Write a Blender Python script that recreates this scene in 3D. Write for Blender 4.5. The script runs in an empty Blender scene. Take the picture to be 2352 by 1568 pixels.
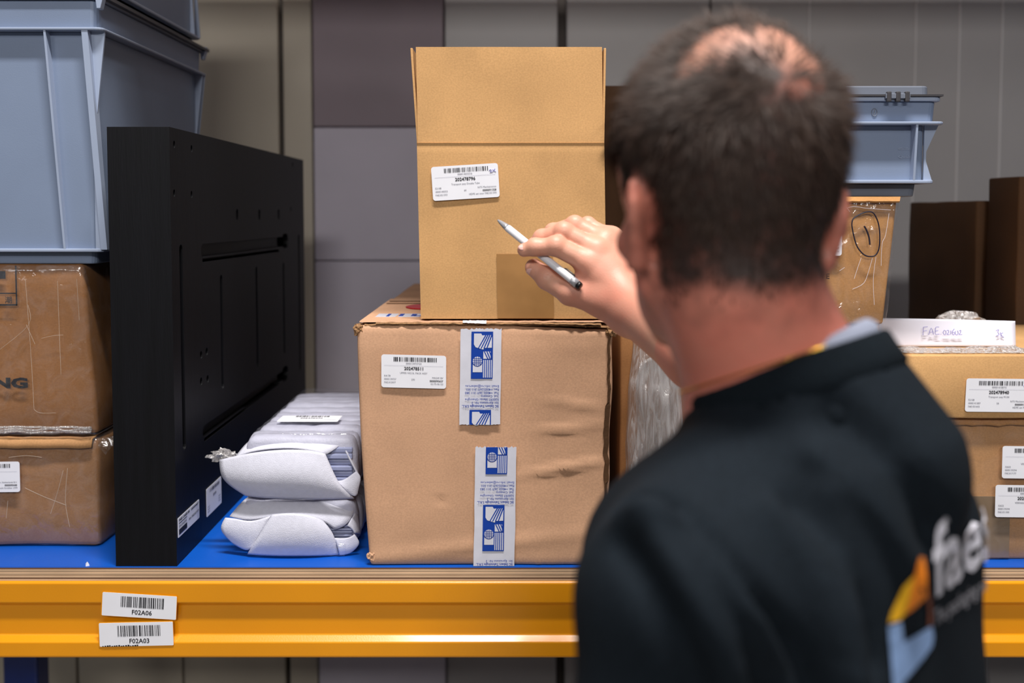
import bpy, bmesh, math, random
import numpy as np
from mathutils import Vector, Matrix, noise
from mathutils.bvhtree import BVHTree

random.seed(7)
rng = np.random.default_rng(7)
scn = bpy.context.scene
COL = scn.collection

# ------------------------------------------------------------------ camera
CAMY, CAMZ = -1.53, 1.60
FPX, PITCH, SHIFT = 2287.0, math.radians(3.0), -0.0757
cd = bpy.data.cameras.new('camera')
cd.lens = 35.0
cd.sensor_width = 36.0
cd.shift_y = SHIFT
cd.clip_start = 0.02
cd.dof.use_dof = True
cd.dof.focus_distance = 1.50
cd.dof.aperture_fstop = 3.0
cam = bpy.data.objects.new('camera', cd)
COL.objects.link(cam)
cam.location = (0, CAMY, CAMZ)
cam.rotation_euler = (math.radians(90) - PITCH, 0, 0)
scn.camera = cam

# ------------------------------------------------------------------ light and exposure
w = bpy.data.worlds.new('warehouse_ambient')
scn.world = w
w.use_nodes = True
w.node_tree.nodes['Background'].inputs[0].default_value = (0.80, 0.86, 1.0, 1)
w.node_tree.nodes['Background'].inputs[1].default_value = 0.085

def lamp(name, loc, sx, sy, power, col=(1, 0.97, 0.93), aim=None):
    l = bpy.data.lights.new(name, 'AREA')
    l.shape = 'RECTANGLE'
    l.size, l.size_y = sx, sy
    l.energy = power
    l.color = col
    o = bpy.data.objects.new(name, l)
    COL.objects.link(o)
    o.location = loc
    if aim is not None:
        o.rotation_euler = (Vector(aim) - Vector(loc)).to_track_quat('-Z', 'Y').to_euler()
    return o

# rows of hall lights over the aisle behind and above the photographer
lamp('aisle_lamp', (0.25, -1.15, 5.0), 1.6, 0.25, 265)
lamp('hall_lamp', (0.35, -7.2, 4.6), 2.2, 0.5, 215, aim=(0.0, 0, 1.3))
lamp('hall_lamp', (-3.2, -6.0, 5.0), 1.6, 0.5, 60, aim=(-0.3, 0, 1.3))

scn.view_settings.view_transform = 'Standard'
scn.view_settings.look = 'None'
scn.view_settings.gamma = 1.0
scn.view_settings.exposure = -0.1
scn.view_settings.use_curve_mapping = False

# ------------------------------------------------------------------ helpers: geometry of the view used to size things
def ray(u, v):
    x = (u - 1176.0) / FPX
    y = (784.0 - v) / FPX + SHIFT * 2352.0 / FPX
    c, s = math.cos(PITCH), math.sin(PITCH)
    return Vector((x, c + y * s, -s + y * c))

def at(u, v, Y):                       # world point at distance Y behind the shelf front
    r = ray(u, v)
    t = (Y - CAMY) / r.y
    return Vector((r.x * t, Y, CAMZ + r.z * t))

def atX(u, v, X):
    r = ray(u, v)
    t = X / r.x
    return Vector((X, CAMY + r.y * t, CAMZ + r.z * t))

def Q(x, d, z):                        # metres from the camera: right, away, up
    return Vector((x, CAMY + d, CAMZ + z))

def lin(c):
    c = c / 255.0
    return c / 12.92 if c <= 0.04045 else ((c + 0.055) / 1.055) ** 2.4

def RGB(r, g, b):
    return (lin(r), lin(g), lin(b), 1.0)

# ------------------------------------------------------------------ materials
MAT = {}
def nodes_of(name):
    m = bpy.data.materials.new(name)
    m.use_nodes = True
    nt = m.node_tree
    b = nt.nodes['Principled BSDF']
    MAT[name] = m
    return m, nt, b

def plain(name, col, rough=0.5, metal=0.0, spec=0.5, var=0.06, scale=30.0, bump=0.0, bscale=200.0, stretch=(1, 1, 1), coat=0.0):
    m, nt, b = nodes_of(name)
    N, L = nt.nodes, nt.links
    tc = N.new('ShaderNodeTexCoord')
    mp = N.new('ShaderNodeMapping'); mp.inputs['Scale'].default_value = stretch
    L.new(tc.outputs['Object'], mp.inputs['Vector'])
    nz = N.new('ShaderNodeTexNoise'); nz.inputs['Scale'].default_value = scale; nz.inputs['Detail'].default_value = 5
    L.new(mp.outputs[0], nz.inputs['Vector'])
    mx = N.new('ShaderNodeMix'); mx.data_type = 'RGBA'
    mx.inputs[6].default_value = tuple(max(0, c * (1 - var)) for c in col[:3]) + (1,)
    mx.inputs[7].default_value = tuple(min(1, c * (1 + var)) for c in col[:3]) + (1,)
    mr = N.new('ShaderNodeMapRange'); mr.inputs[1].default_value = 0.3; mr.inputs[2].default_value = 0.7
    L.new(nz.outputs[0], mr.inputs[0]); L.new(mr.outputs[0], mx.inputs[0])
    L.new(mx.outputs[2], b.inputs['Base Color'])
    b.inputs['Roughness'].default_value = rough
    b.inputs['Metallic'].default_value = metal
    b.inputs['Specular IOR Level'].default_value = spec
    b.inputs['Coat Weight'].default_value = coat
    b.inputs['Coat Roughness'].default_value = 0.12
    if bump:
        n2 = N.new('ShaderNodeTexNoise'); n2.inputs['Scale'].default_value = bscale; n2.inputs['Detail'].default_value = 3
        L.new(mp.outputs[0], n2.inputs['Vector'])
        bp = N.new('ShaderNodeBump'); bp.inputs['Strength'].default_value = bump; bp.inputs['Distance'].default_value = 0.002
        L.new(n2.outputs[0], bp.inputs['Height']); L.new(bp.outputs[0], b.inputs['Normal'])
    return m

def cardboard(name, col, var=0.10, flute=0.07, speck=0.11):
    m, nt, b = nodes_of(name)
    N, L = nt.nodes, nt.links
    tc = N.new('ShaderNodeTexCoord')
    big = N.new('ShaderNodeTexNoise'); big.inputs['Scale'].default_value = 7; big.inputs['Detail'].default_value = 6
    L.new(tc.outputs['Object'], big.inputs['Vector'])
    fine = N.new('ShaderNodeTexNoise'); fine.inputs['Scale'].default_value = 420; fine.inputs['Detail'].default_value = 4
    mp = N.new('ShaderNodeMapping'); mp.inputs['Scale'].default_value = (0.8, 1, 1)
    L.new(tc.outputs['Object'], mp.inputs['Vector']); L.new(mp.outputs[0], fine.inputs['Vector'])
    mx = N.new('ShaderNodeMix'); mx.data_type = 'RGBA'
    mx.inputs[6].default_value = tuple(c * (1 - var) for c in col[:3]) + (1,)
    mx.inputs[7].default_value = tuple(min(1, c * (1 + var)) for c in col[:3]) + (1,)
    mr = N.new('ShaderNodeMapRange'); mr.inputs[1].default_value = 0.35; mr.inputs[2].default_value = 0.65
    L.new(big.outputs[0], mr.inputs[0]); L.new(mr.outputs[0], mx.inputs[0])
    m2 = N.new('ShaderNodeMix'); m2.data_type = 'RGBA'; m2.blend_type = 'MULTIPLY'; m2.inputs[0].default_value = 1
    cr = N.new('ShaderNodeMapRange'); cr.inputs[1].default_value = 0.3; cr.inputs[2].default_value = 0.7
    cr.inputs[3].default_value = 1 - speck; cr.inputs[4].default_value = 1 + speck * 0.6
    L.new(fine.outputs[0], cr.inputs[0])
    cc = N.new('ShaderNodeCombineColor')
    for i in range(3): L.new(cr.outputs[0], cc.inputs[i])
    L.new(mx.outputs[2], m2.inputs[6]); L.new(cc.outputs[0], m2.inputs[7])
    L.new(m2.outputs[2], b.inputs['Base Color'])
    b.inputs['Roughness'].default_value = 0.78
    b.inputs['Specular IOR Level'].default_value = 0.25
    wv = N.new('ShaderNodeTexWave'); wv.inputs['Scale'].default_value = 42; wv.inputs['Distortion'].default_value = 0.6
    wv.bands_direction = 'X'
    L.new(tc.outputs['Object'], wv.inputs['Vector'])
    ad = N.new('ShaderNodeMath'); ad.operation = 'MULTIPLY_ADD'; ad.inputs[1].default_value = 0.25
    L.new(wv.outputs[0], ad.inputs[0]); L.new(fine.outputs[0], ad.inputs[2])
    bp = N.new('ShaderNodeBump'); bp.inputs['Strength'].default_value = flute; bp.inputs['Distance'].default_value = 0.001
    L.new(ad.outputs[0], bp.inputs['Height']); L.new(bp.outputs[0], b.inputs['Normal'])
    return m

def film(name, cover=0.10, tint=(0.9, 0.92, 1.0, 1), rough=0.12, wr=60.0, dist=0.004, streak=(1, 1, 1), haze=0.05):
    m = bpy.data.materials.new(name); m.use_nodes = True
    nt = m.node_tree; N, L = nt.nodes, nt.links
    N.remove(N['Principled BSDF'])
    out = N['Material Output']
    tc = N.new('ShaderNodeTexCoord')
    mp = N.new('ShaderNodeMapping'); mp.inputs['Scale'].default_value = streak
    L.new(tc.outputs['Object'], mp.inputs['Vector'])
    nz = N.new('ShaderNodeTexNoise'); nz.inputs['Scale'].default_value = wr; nz.inputs['Detail'].default_value = 4; nz.inputs['Distortion'].default_value = 1.2
    L.new(mp.outputs[0], nz.inputs['Vector'])
    bp = N.new('ShaderNodeBump'); bp.inputs['Strength'].default_value = 1.0; bp.inputs['Distance'].default_value = dist
    L.new(nz.outputs[0], bp.inputs['Height'])
    tr = N.new('ShaderNodeBsdfTransparent')
    df = N.new('ShaderNodeBsdfDiffuse'); df.inputs[0].default_value = tint
    gl = N.new('ShaderNodeBsdfGlossy'); gl.inputs['Roughness'].default_value = rough; gl.inputs[0].default_value = (1, 1, 1, 1)
    L.new(bp.outputs[0], gl.inputs['Normal'])
    a = N.new('ShaderNodeMixShader')
    mr = N.new('ShaderNodeMapRange'); mr.inputs[1].default_value = 0.42; mr.inputs[2].default_value = 0.72
    mr.inputs[3].default_value = haze * 0.3; mr.inputs[4].default_value = haze * 1.7
    L.new(nz.outputs[0], mr.inputs[0]); L.new(mr.outputs[0], a.inputs[0])
    L.new(tr.outputs[0], a.inputs[1]); L.new(df.outputs[0], a.inputs[2])
    b = N.new('ShaderNodeMixShader'); b.inputs[0].default_value = cover
    L.new(a.outputs[0], b.inputs[1]); L.new(gl.outputs[0], b.inputs[2])
    L.new(b.outputs[0], out.inputs[0])
    MAT[name] = m
    return m

cardboard('card_open', RGB(204, 158, 106))
cardboard('card_big', RGB(202, 158, 126), var=0.09)
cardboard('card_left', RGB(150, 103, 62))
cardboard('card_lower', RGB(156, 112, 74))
cardboard('card_right', RGB(182, 136, 92))
cardboard('card_marked', RGB(184, 134, 82))
cardboard('card_dark_shade', RGB(84, 58, 37))  # brown darkened to hold the shade of the back right corner
plain('card_raw', RGB(150, 112, 76), 0.9, var=0.35, scale=160)
plain('paper', RGB(236, 236, 244), 0.55, var=0.015)
plain('paper_note', RGB(226, 224, 236), 0.6, var=0.02)
plain('ink', RGB(22, 22, 30), 0.6, var=0)
plain('ink_grey', RGB(92, 92, 106), 0.6, var=0)
plain('ink_line', RGB(178, 178, 190), 0.6, var=0)
plain('pen_ink', RGB(150, 148, 205), 0.6, var=0.1)
plain('marker', RGB(28, 24, 44), 0.45, var=0.1)
plain('bin', RGB(124, 138, 164), 0.38, var=0.035, scale=8, bump=0.05, bscale=500)
plain('bin_light', RGB(156, 168, 192), 0.35, var=0.03, scale=8)
plain('bin_dark', RGB(108, 114, 128), 0.45, var=0.04)
plain('bin_catch', RGB(62, 60, 64), 0.4)
plain('hdpe', RGB(9, 9, 14), 0.5, spec=0.22, var=0.3, scale=14, bump=0.10, bscale=90, stretch=(5, 5, 0.35))
plain('hdpe_deep', RGB(34, 34, 36), 0.6)
plain('blue_top', RGB(3, 82, 182), 0.42, var=0.05, scale=12, bump=0.05, bscale=300)
plain('ply_light', RGB(202, 170, 138), 0.8, var=0.16, scale=50, stretch=(0.15, 1, 1))
plain('ply_dark', RGB(112, 80, 58), 0.85, var=0.18, scale=60, stretch=(0.15, 1, 1))
plain('yellow', RGB(232, 150, 0), 0.34, var=0.05, scale=5, bump=0.06, bscale=420, coat=0.35)
plain('rack_blue', RGB(16, 40, 110), 0.4, coat=0.2)
plain('foam', RGB(206, 206, 220), 0.75, var=0.04, scale=120, bump=0.35, bscale=700)
plain('foam_back', RGB(182, 182, 200), 0.5, var=0.06, scale=60, bump=0.3, bscale=300)
plain('tray', RGB(150, 156, 190), 0.25, var=0.2, scale=25, stretch=(0.3, 0.3, 6))
plain('tape_white', RGB(214, 214, 226), 0.3, var=0.03, scale=60, bump=0.12, bscale=70)
plain('tape_blue', RGB(14, 62, 160), 0.35, var=0.06)
plain('tape_brown', RGB(168, 124, 76), 0.22, var=0.10, scale=18, bump=0.1, bscale=40, coat=0.4)
plain('tape_dull', RGB(128, 106, 82), 0.35, var=0.12, scale=25)
plain('red', RGB(178, 16, 22), 0.3, var=0.25)
plain('wall_tan', RGB(184, 174, 158), 0.5, var=0.05, scale=3)
plain('wall_grey', RGB(172, 168, 168), 0.45, var=0.05, scale=3)
plain('column_lit', RGB(194, 187, 200), 0.6, var=0.05, scale=4)
plain('column_shade', RGB(138, 124, 132), 0.6, var=0.06, scale=4)  # darker copy of the column colour, for its shaded upper part
plain('wall_groove', RGB(66, 58, 54), 0.7)
plain('floor', RGB(120, 118, 114), 0.45, var=0.12, scale=2)
plain('chrome', RGB(188, 188, 194), 0.22, metal=0.45, var=0.02)
plain('film_glint', RGB(222, 214, 222), 0.15, var=0.1)
plain('ridge_glint', RGB(196, 180, 166), 0.2, var=0.2)  # pale colour standing for glints along the film folds
plain('wall_rib', RGB(206, 202, 202), 0.5, var=0.05, scale=3)
plain('pen_white', RGB(226, 226, 232), 0.22, var=0.01, coat=0.4)
plain('pen_black', RGB(14, 14, 16), 0.3)
plain('gold', RGB(226, 178, 70), 0.22, metal=1.0, var=0.05)
film('wrap', cover=0.08, haze=0.03, wr=34, dist=0.003)
film('wrap_crisp', cover=0.10, haze=0.03, wr=50, dist=0.004, streak=(1, 1, .6))
film('wrap_soft', cover=0.05, rough=0.18, wr=24, haze=0.02, dist=0.003)
film('wrap_heavy', cover=0.16, tint=(0.55, 0.52, 0.52, 1), rough=0.22, wr=26, dist=0.006, streak=(5, 5, 0.7), haze=0.50)
film('tape_clear', cover=0.14, rough=0.10, wr=70, dist=0.002, haze=0.03)

# ------------------------------------------------------------------ mesh building
def root_of(o):
    while o.parent: o = o.parent
    return o

def mk(name, verts, faces, mat, parent=None, smooth=False, bevel=0.0, solid=0.0, sub=0):
    base = root_of(parent).location if parent else Vector((0, 0, 0))
    me = bpy.data.meshes.new(name)
    if isinstance(verts, np.ndarray):
        me.from_pydata((verts - np.array(base)).tolist(), [], faces)
    else:
        me.from_pydata([(v[0] - base.x, v[1] - base.y, v[2] - base.z) for v in verts], [], faces)
    if isinstance(mat, str): mat = MAT[mat]
    if mat: me.materials.append(mat)
    if smooth: me.polygons.foreach_set('use_smooth', [True] * len(me.polygons))
    me.update()
    o = bpy.data.objects.new(name, me)
    COL.objects.link(o)
    if parent: o.parent = parent
    if solid:
        s = o.modifiers.new('thickness', 'SOLIDIFY'); s.thickness = solid; s.offset = 0
    if bevel:
        b = o.modifiers.new('soft_edge', 'BEVEL'); b.width = bevel; b.segments = 2; b.limit_method = 'ANGLE'
    if sub:
        b = o.modifiers.new('round', 'SUBSURF'); b.levels = sub; b.render_levels = sub
    return o

def thing(name, label, cat, loc, group=None):
    o = bpy.data.objects.new(name, None)
    COL.objects.link(o)
    o.location = loc
    o.empty_display_size = 0.05
    return tag(o, label, cat, group)

def tag(o, label=None, cat=None, group=None, kind=None):
    if label: o['label'] = label
    if cat: o['category'] = cat
    if group: o['group'] = group
    if kind: o['kind'] = kind
    return o

class MB:
    def __init__(s): s.v = []; s.f = []
    def add(s, vs, fs):
        n = len(s.v)
        s.v += [Vector(p) for p in vs]
        s.f += [[i + n for i in f] for f in fs]
        return s
    def box(s, x0, x1, y0, y1, z0, z1):
        return s.hexa([(x0, y0, z0), (x1, y0, z0), (x1, y1, z0), (x0, y1, z0)], [(x0, y0, z1), (x1, y0, z1), (x1, y1, z1), (x0, y1, z1)])
    def hexa(s, lo, hi):
        return s.add(list(lo) + list(hi), [[3, 2, 1, 0], [4, 5, 6, 7], [0, 1, 5, 4], [1, 2, 6, 5], [2, 3, 7, 6], [3, 0, 4, 7]])
    def slab(s, o, r, u, pts, t):              # outline in a plane (o, r, u), given thickness along r x u
        o, r, u = Vector(o), Vector(r), Vector(u)
        n = r.cross(u).normalized()
        k = len(pts)
        a = [o + r * x + u * y for x, y in pts]
        b = [p + n * t for p in a]
        return s.add(a + b, [list(range(k))[::-1], list(range(k, 2 * k))] + [[i, (i + 1) % k, k + (i + 1) % k, k + i] for i in range(k)])
    def tube(s, pts, rad, n=10, caps=True):
        pts = [Vector(p) for p in pts]
        m = len(pts)
        rad = rad if isinstance(rad, (list, tuple)) else [rad] * m
        base = len(s.v); ref = None
        for i, p in enumerate(pts):
            t = (pts[min(i + 1, m - 1)] - pts[max(i - 1, 0)]).normalized()
            if ref is None:
                ref = t.orthogonal().normalized()
            ref = (ref - t * ref.dot(t)).normalized()
            b = t.cross(ref)
            for k in range(n):
                a = 2 * math.pi * k / n
                s.v.append(p + (ref * math.cos(a) + b * math.sin(a)) * rad[i])
        for i in range(m - 1):
            for k in range(n):
                k2 = (k + 1) % n
                s.f.append([base + i * n + k, base + i * n + k2, base + (i + 1) * n + k2, base + (i + 1) * n + k])
        if caps:
            s.f.append([base + k for k in range(n)][::-1])
            s.f.append([base + (m - 1) * n + k for k in range(n)])
        return s
    def build(s, name, mat, parent=None, **kw):
        return mk(name, s.v, s.f, mat, parent, **kw)

def rrect(w, h, r, n=4):
    p = []
    for cx, cy, a0 in ((w - r, r, -90), (w - r, h - r, 0), (r, h - r, 90), (r, r, 180)):
        for i in range(n + 1):
            a = math.radians(a0 + 90 * i / n)
            p.append((cx + r * math.cos(a), cy + r * math.sin(a)))
    return p

def grid_box(x0, x1, y0, y1, z0, z1, step=0.025, r=0.006, disp=None):
    """box made of a fine grid, with rounded edges; disp moves each point"""
    c = np.array([(x0 + x1) / 2, (y0 + y1) / 2, (z0 + z1) / 2]); hs = np.array([x1 - x0, y1 - y0, z1 - z0]) / 2
    n = [max(2, int(round(2 * h / step))) for h in hs]
    idx = {}; V = []; F = []
    def vid(i, j, k):
        key = (i, j, k)
        if key not in idx:
            q = []
            for t, m, h in zip(key, n, hs):
                s = 2.0 * t / m - 1
                e = min(0.999, r / h)
                if t == 1: s = -1 + e
                if t == m - 1: s = 1 - e
                q.append(s * h)
            q = np.array(q)
            inner = np.clip(q, -(hs - r), hs - r)
            d = q - inner
            L = np.linalg.norm(d)
            if L > 1e-9: q = inner + d / L * r
            nn = d / L if L > 1e-9 else np.zeros(3)
            p = Vector((c + q).tolist())
            if disp: p = disp(p, Vector(nn.tolist()))
            idx[key] = len(V); V.append(p)
        return idx[key]
    for a in range(3):
        b, cc = (a + 1) % 3, (a + 2) % 3
        for side in (0, n[a]):
            for i in range(n[b]):
                for j in range(n[cc]):
                    def g(ii, jj):
                        k = [0, 0, 0]; k[a] = side; k[b] = ii; k[cc] = jj
                        return vid(*k)
                    q = [g(i, j), g(i + 1, j), g(i + 1, j + 1), g(i, j + 1)]
                    F.append(q if side else q[::-1])
    return V, F

# ------------------------------------------------------------------ writing
_tc = {}
def text_mesh(body, bold=0.0):
    key = (body, bold)
    if key not in _tc:
        cu = bpy.data.curves.new('t', 'FONT')
        cu.body = body; cu.size = 1.0; cu.resolution_u = 2; cu.offset = bold; cu.fill_mode = 'FRONT'
        ob = bpy.data.objects.new('t', cu)
        me = bpy.data.meshes.new_from_object(ob)
        vs = [tuple(v.co) for v in me.vertices]
        fs = [list(p.vertices) for p in me.polygons]
        bpy.data.objects.remove(ob); bpy.data.curves.remove(cu); bpy.data.meshes.remove(me)
        _tc[key] = (vs, fs)
    return _tc[key]

def put_text(mb, o, r, u, body, x, y, cap, align='c', bold=0.0, width=None, lift=0.0004):
    """cap: capital height in metres; x, y: baseline position in the plane"""
    vs, fs = text_mesh(body, bold)
    if not vs: return
    xs = [v[0] for v in vs]; x0, x1 = min(xs), max(xs)
    k = cap / 0.69
    kx = k if width is None else width / (x1 - x0)
    wd = (x1 - x0) * kx
    off = {'l': 0, 'c': -wd / 2, 'r': -wd}[align]
    n = r.cross(u).normalized()
    mb.add([o + r * (x + off + (v[0] - x0) * kx) + u * (y + v[1] * k) + n * lift for v in vs], fs)

def put_rect(mb, o, r, u, x0, x1, y0, y1, lift=0.0004):
    n = r.cross(u).normalized() * lift
    mb.add([o + r * x0 + u * y0 + n, o + r * x1 + u * y0 + n, o + r * x1 + u * y1 + n, o + r * x0 + u * y1 + n], [[0, 1, 2, 3]])

def barcode(mb, o, r, u, x0, x1, y0, y1, seed, n=34, lift=0.0004):
    R = random.Random(seed)
    ws = []
    while len(ws) < n * 2: ws.append(R.choice((1, 1, 1, 2, 2, 3)))
    tot = sum(ws); x = x0
    for i, k in enumerate(ws):
        dx = (x1 - x0) * k / tot
        if i % 2 == 0: put_rect(mb, o, r, u, x, x + dx, y0, y1, lift)
        x += dx

def parcel_label(parent, corner, r, u, W, H, main, code, sub, left, mid, right, seed, extra=None, name='shipping_label'):
    """white printed sticker, corner = lower left, its normal r x u faces out"""
    r, u = Vector(r).normalized(), Vector(u).normalized()
    n = r.cross(u).normalized()
    sh = MB().slab(corner, r, u, rrect(W, H, 0.004), 0.0003).build(name, 'paper', parent)
    o = Vector(corner) + n * 0.0003
    bar = MB(); barcode(bar, o, r, u, W * .19, W * .86, H * .80, H * .93, seed)
    bar.build('barcode', 'ink', sh)
    g = MB()
    put_text(g, o, r, u, code, W * .5, H * .715, H * .052)
    put_text(g, o, r, u, sub, W * .5, H * .43, H * .05)
    for i, t in enumerate(left): put_text(g, o, r, u, t, W * .045, H * (.335 - .1 * i), H * .05, 'l')
    put_text(g, o, r, u, mid, W * .49, H * .235, H * .05)
    put_text(g, o, r, u, right[0], W * .955, H * .30, H * .05, 'r')
    put_text(g, o, r, u, right[2], W * .955, H * .115, H * .05, 'r')
    g.build('small_print', 'ink_grey', sh)
    b = MB()
    put_text(b, o, r, u, main, W * .5, H * .545, H * .092, bold=0.025)
    put_text(b, o, r, u, right[1], W * .955, H * .20, H * .056, 'r', bold=0.02)
    b.build('bold_number', 'ink', sh)
    l = MB(); put_rect(l, o, r, u, W * .045, W * .955, H * .672, H * .679)
    l.build('ruled_line', 'ink_line', sh)
    if extra:
        e = MB()
        for poly in extra:
            pts = [o + r * (W * x) + u * (H * y) + n * 0.0005 for x, y in poly]
            e.tube(pts, 0.0005, 5)
        e.build('pen_note', 'pen_ink', sh)
    return sh

def smooth_path(pts, n=4):
    out = []
    for i in range(len(pts) - 1):
        p0, p1, p2, p3 = pts[max(i - 1, 0)], pts[i], pts[i + 1], pts[min(i + 2, len(pts) - 1)]
        for k in range(n):
            t = k / n
            out.append(tuple(.5 * ((2 * p1[q]) + (-p0[q] + p2[q]) * t + (2 * p0[q] - 5 * p1[q] + 4 * p2[q] - p3[q]) * t * t + (-p0[q] + 3 * p1[q] - 3 * p2[q] + p3[q]) * t ** 3) for q in range(len(p1))))
    out.append(pts[-1]); return out

X_, Y_, Z_ = Vector((1, 0, 0)), Vector((0, 1, 0)), Vector((0, 0, 1))
ZS = CAMZ - 0.555                     # top of the shelf

# ================================================================== the setting
WY = 1.62
fl = MB().box(-6, 6, -6, WY + 0.2, -0.1, 0.0).build('floor', 'floor'); tag(fl, kind='structure')
wl = MB().box(-6, 6, WY + 0.03, WY + 0.15, 0.0, 6.0).build('wall_back', 'wall_groove'); tag(wl, kind='structure')
def wall_panel(u0, u1, mat, z0=0.0, z1=6.0, y=WY, t=0.029, name='wall_panel'):
    x0 = at(u0, 486, y).x if u0 is not None else -5.9
    x1 = at(u1, 486, y).x if u1 is not None else 5.9
    return MB().box(x0, x1, y, y + t, z0, z1).build(name, mat, wl, bevel=0.004)
wall_panel(None, 150, 'wall_tan'); wall_panel(155, 400, 'wall_tan'); wall_panel(404, 643, 'wall_tan'); wall_panel(654, 719, 'wall_tan', y=WY - 0.004)
# wall column; its bands of light and shade put into separately tinted pieces
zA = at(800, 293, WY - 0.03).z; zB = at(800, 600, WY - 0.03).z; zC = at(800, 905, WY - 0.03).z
for z0, z1, m in ((zA + .003, 3.2, 'column_shade'), (zB + .003, zA, 'column_lit'), (zC + .003, zB, 'column_lit'), (0.55, zC, 'column_lit'), (0.0, 0.547, 'column_lit')):
    wall_panel(722, 1019, m, z0, z1, WY - 0.03, 0.058, 'column_light_band')
wall_panel(722, 1019, 'column_shade', 3.203, 6.0, WY - 0.03, 0.058, 'column_light_band')
wall_panel(1023, 1280, 'wall_grey'); wall_panel(1300, 1625, 'wall_grey')
wall_panel(1629, 2500, 'wall_grey'); wall_panel(2503, None, 'wall_grey')
for a in (1850, 2093, 2193, 2290, 2400): wall_panel(a, a + 5, 'wall_rib', y=WY - .004, t=.006, name='panel_rib')

# ================================================================== the rack
def rack_frame(x, label):
    f = thing('rack_frame', label, 'rack frame', (x, 0.55, 0))
    for y in (0.03, 1.02):
        MB().box(x - .045, x + .045, y, y + .07, 0, 4.2).build('upright_post', 'rack_blue', f, bevel=0.006)
    for z in (0.25, 0.85, 1.45, 2.05, 2.65, 3.25):
        MB().box(x - .015, x + .015, 0.10, 1.02, z, z + .03).build('brace', 'rack_blue', f)
    return f
rack_frame(-1.29, 'blue steel rack frame at the left edge, behind the stacked bins and cartons')
rack_frame(1.72, 'blue steel rack frame on the right, beyond the dark cartons')

BT = ZS - 0.0215                      # underside of the plywood
def beam_mesh(y0, ztop, sgn=1):
    prof = [(0, -.003), (0.003, 0), (.045, 0), (.045, -.122), (.002, -.122), (0, -.1195), (0, -.097), (.010, -.088), (.010, -.041), (0.001, -.034)]
    x0, x1 = -1.245, 1.675
    mb = MB(); k = len(prof)
    a = [(x0, y0 + sgn * p[0], ztop + p[1]) for p in prof]; b = [(x1, y0 + sgn * p[0], ztop + p[1]) for p in prof]
    fs = [list(range(k)), list(range(k, 2 * k))[::-1]] + [[i, k + i, k + (i + 1) % k, (i + 1) % k] for i in range(k)]
    if sgn < 0: fs = [f[::-1] for f in fs]
    return mb.add(a + b, fs)
BY = -0.004
def shelf_beam(y, ztop, label, sgn=1):
    b = thing('rack_beam', label, 'rack beam', (0.215, y, ztop - .122))
    beam_mesh(y, ztop, sgn).build('beam_section', 'yellow', b, bevel=0.0025)
    for x in (-1.2455, 1.6755):
        MB().box(x - .004, x + .004, y + min(0, sgn * .05), y + max(0, sgn * .05), ztop - .16, ztop + .03).build('end_plate', 'yellow', b)
    return b
beam = shelf_beam(BY, BT, 'yellow steel rack beam with two location stickers, under the plywood edge')
shelf_beam(1.095, BT, 'yellow rear rack beam under the back edge of the blue shelf', -1)
def location_sticker(cu, cv, w, h, rot, txt, seed, y):
    c = at(cu, cv, y)
    a = math.radians(rot)
    r = Vector((math.cos(a), 0, math.sin(a))); u = Vector((-math.sin(a), 0, math.cos(a)))
    o = c - r * w / 2 - u * h / 2
    MB().slab(o - r * .0015 - u * .001 + Vector((0, .0003, 0)), r, u, rrect(w + .002, h + .0025, .002), .0004).build('sticker_edge', 'yellow', beam)
    s = MB().slab(o, r, u, rrect(w, h, .0015), .0005).build('location_sticker', 'paper', beam)
    m = MB(); p = o + r.cross(u) * .0005
    barcode(m, p, r, u, w * .25, w * .84, h * .42, h * .88, seed, 30)
    m.build('barcode', 'ink', s)
    t = MB(); put_text(t, p, r, u, txt, w * .54, h * .13, h * .19, bold=.012); t.build('location_code', 'ink', s)
    return s, o, r, u
location_sticker(320, 1391, .116, .037, -3.6, 'F02A06', 3, BY - .0008)
s2, o2, r2, u2 = location_sticker(313, 1456, .1155, .0375, 1.2, 'F02A03', 4, BY - .0009)
d = MB(); 
for i in range(16): put_rect(d, o2 + r2.cross(u2) * .0005, r2, u2, .004 + i * .0036, .0062 + i * .0036 + (i % 3) * .0004, -.0001, .0012 + (i % 4) * .0004)
d.build('cut_off_print', 'ink', s2)

brd = thing('shelf_board', 'plywood shelf board with a blue top on the yellow beams', 'shelf', (0.2, .55, BT))
NP = 8; th = (ZS - .0012 - BT) / NP
for i in range(NP):
    yo = (0.0, .0006, .0002, .0009)[i % 4]
    MB().box(-1.235, 1.665, yo, 1.09, BT + i * th, BT + (i + 1) * th).build('ply', ('ply_light', 'ply_dark')[i % 2] if i not in (3, 5) else 'ply_light', brd)
MB().box(-1.235, 1.665, .0012, 1.09, ZS - .0012, ZS).build('blue_surface', 'blue_top', brd)
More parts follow.
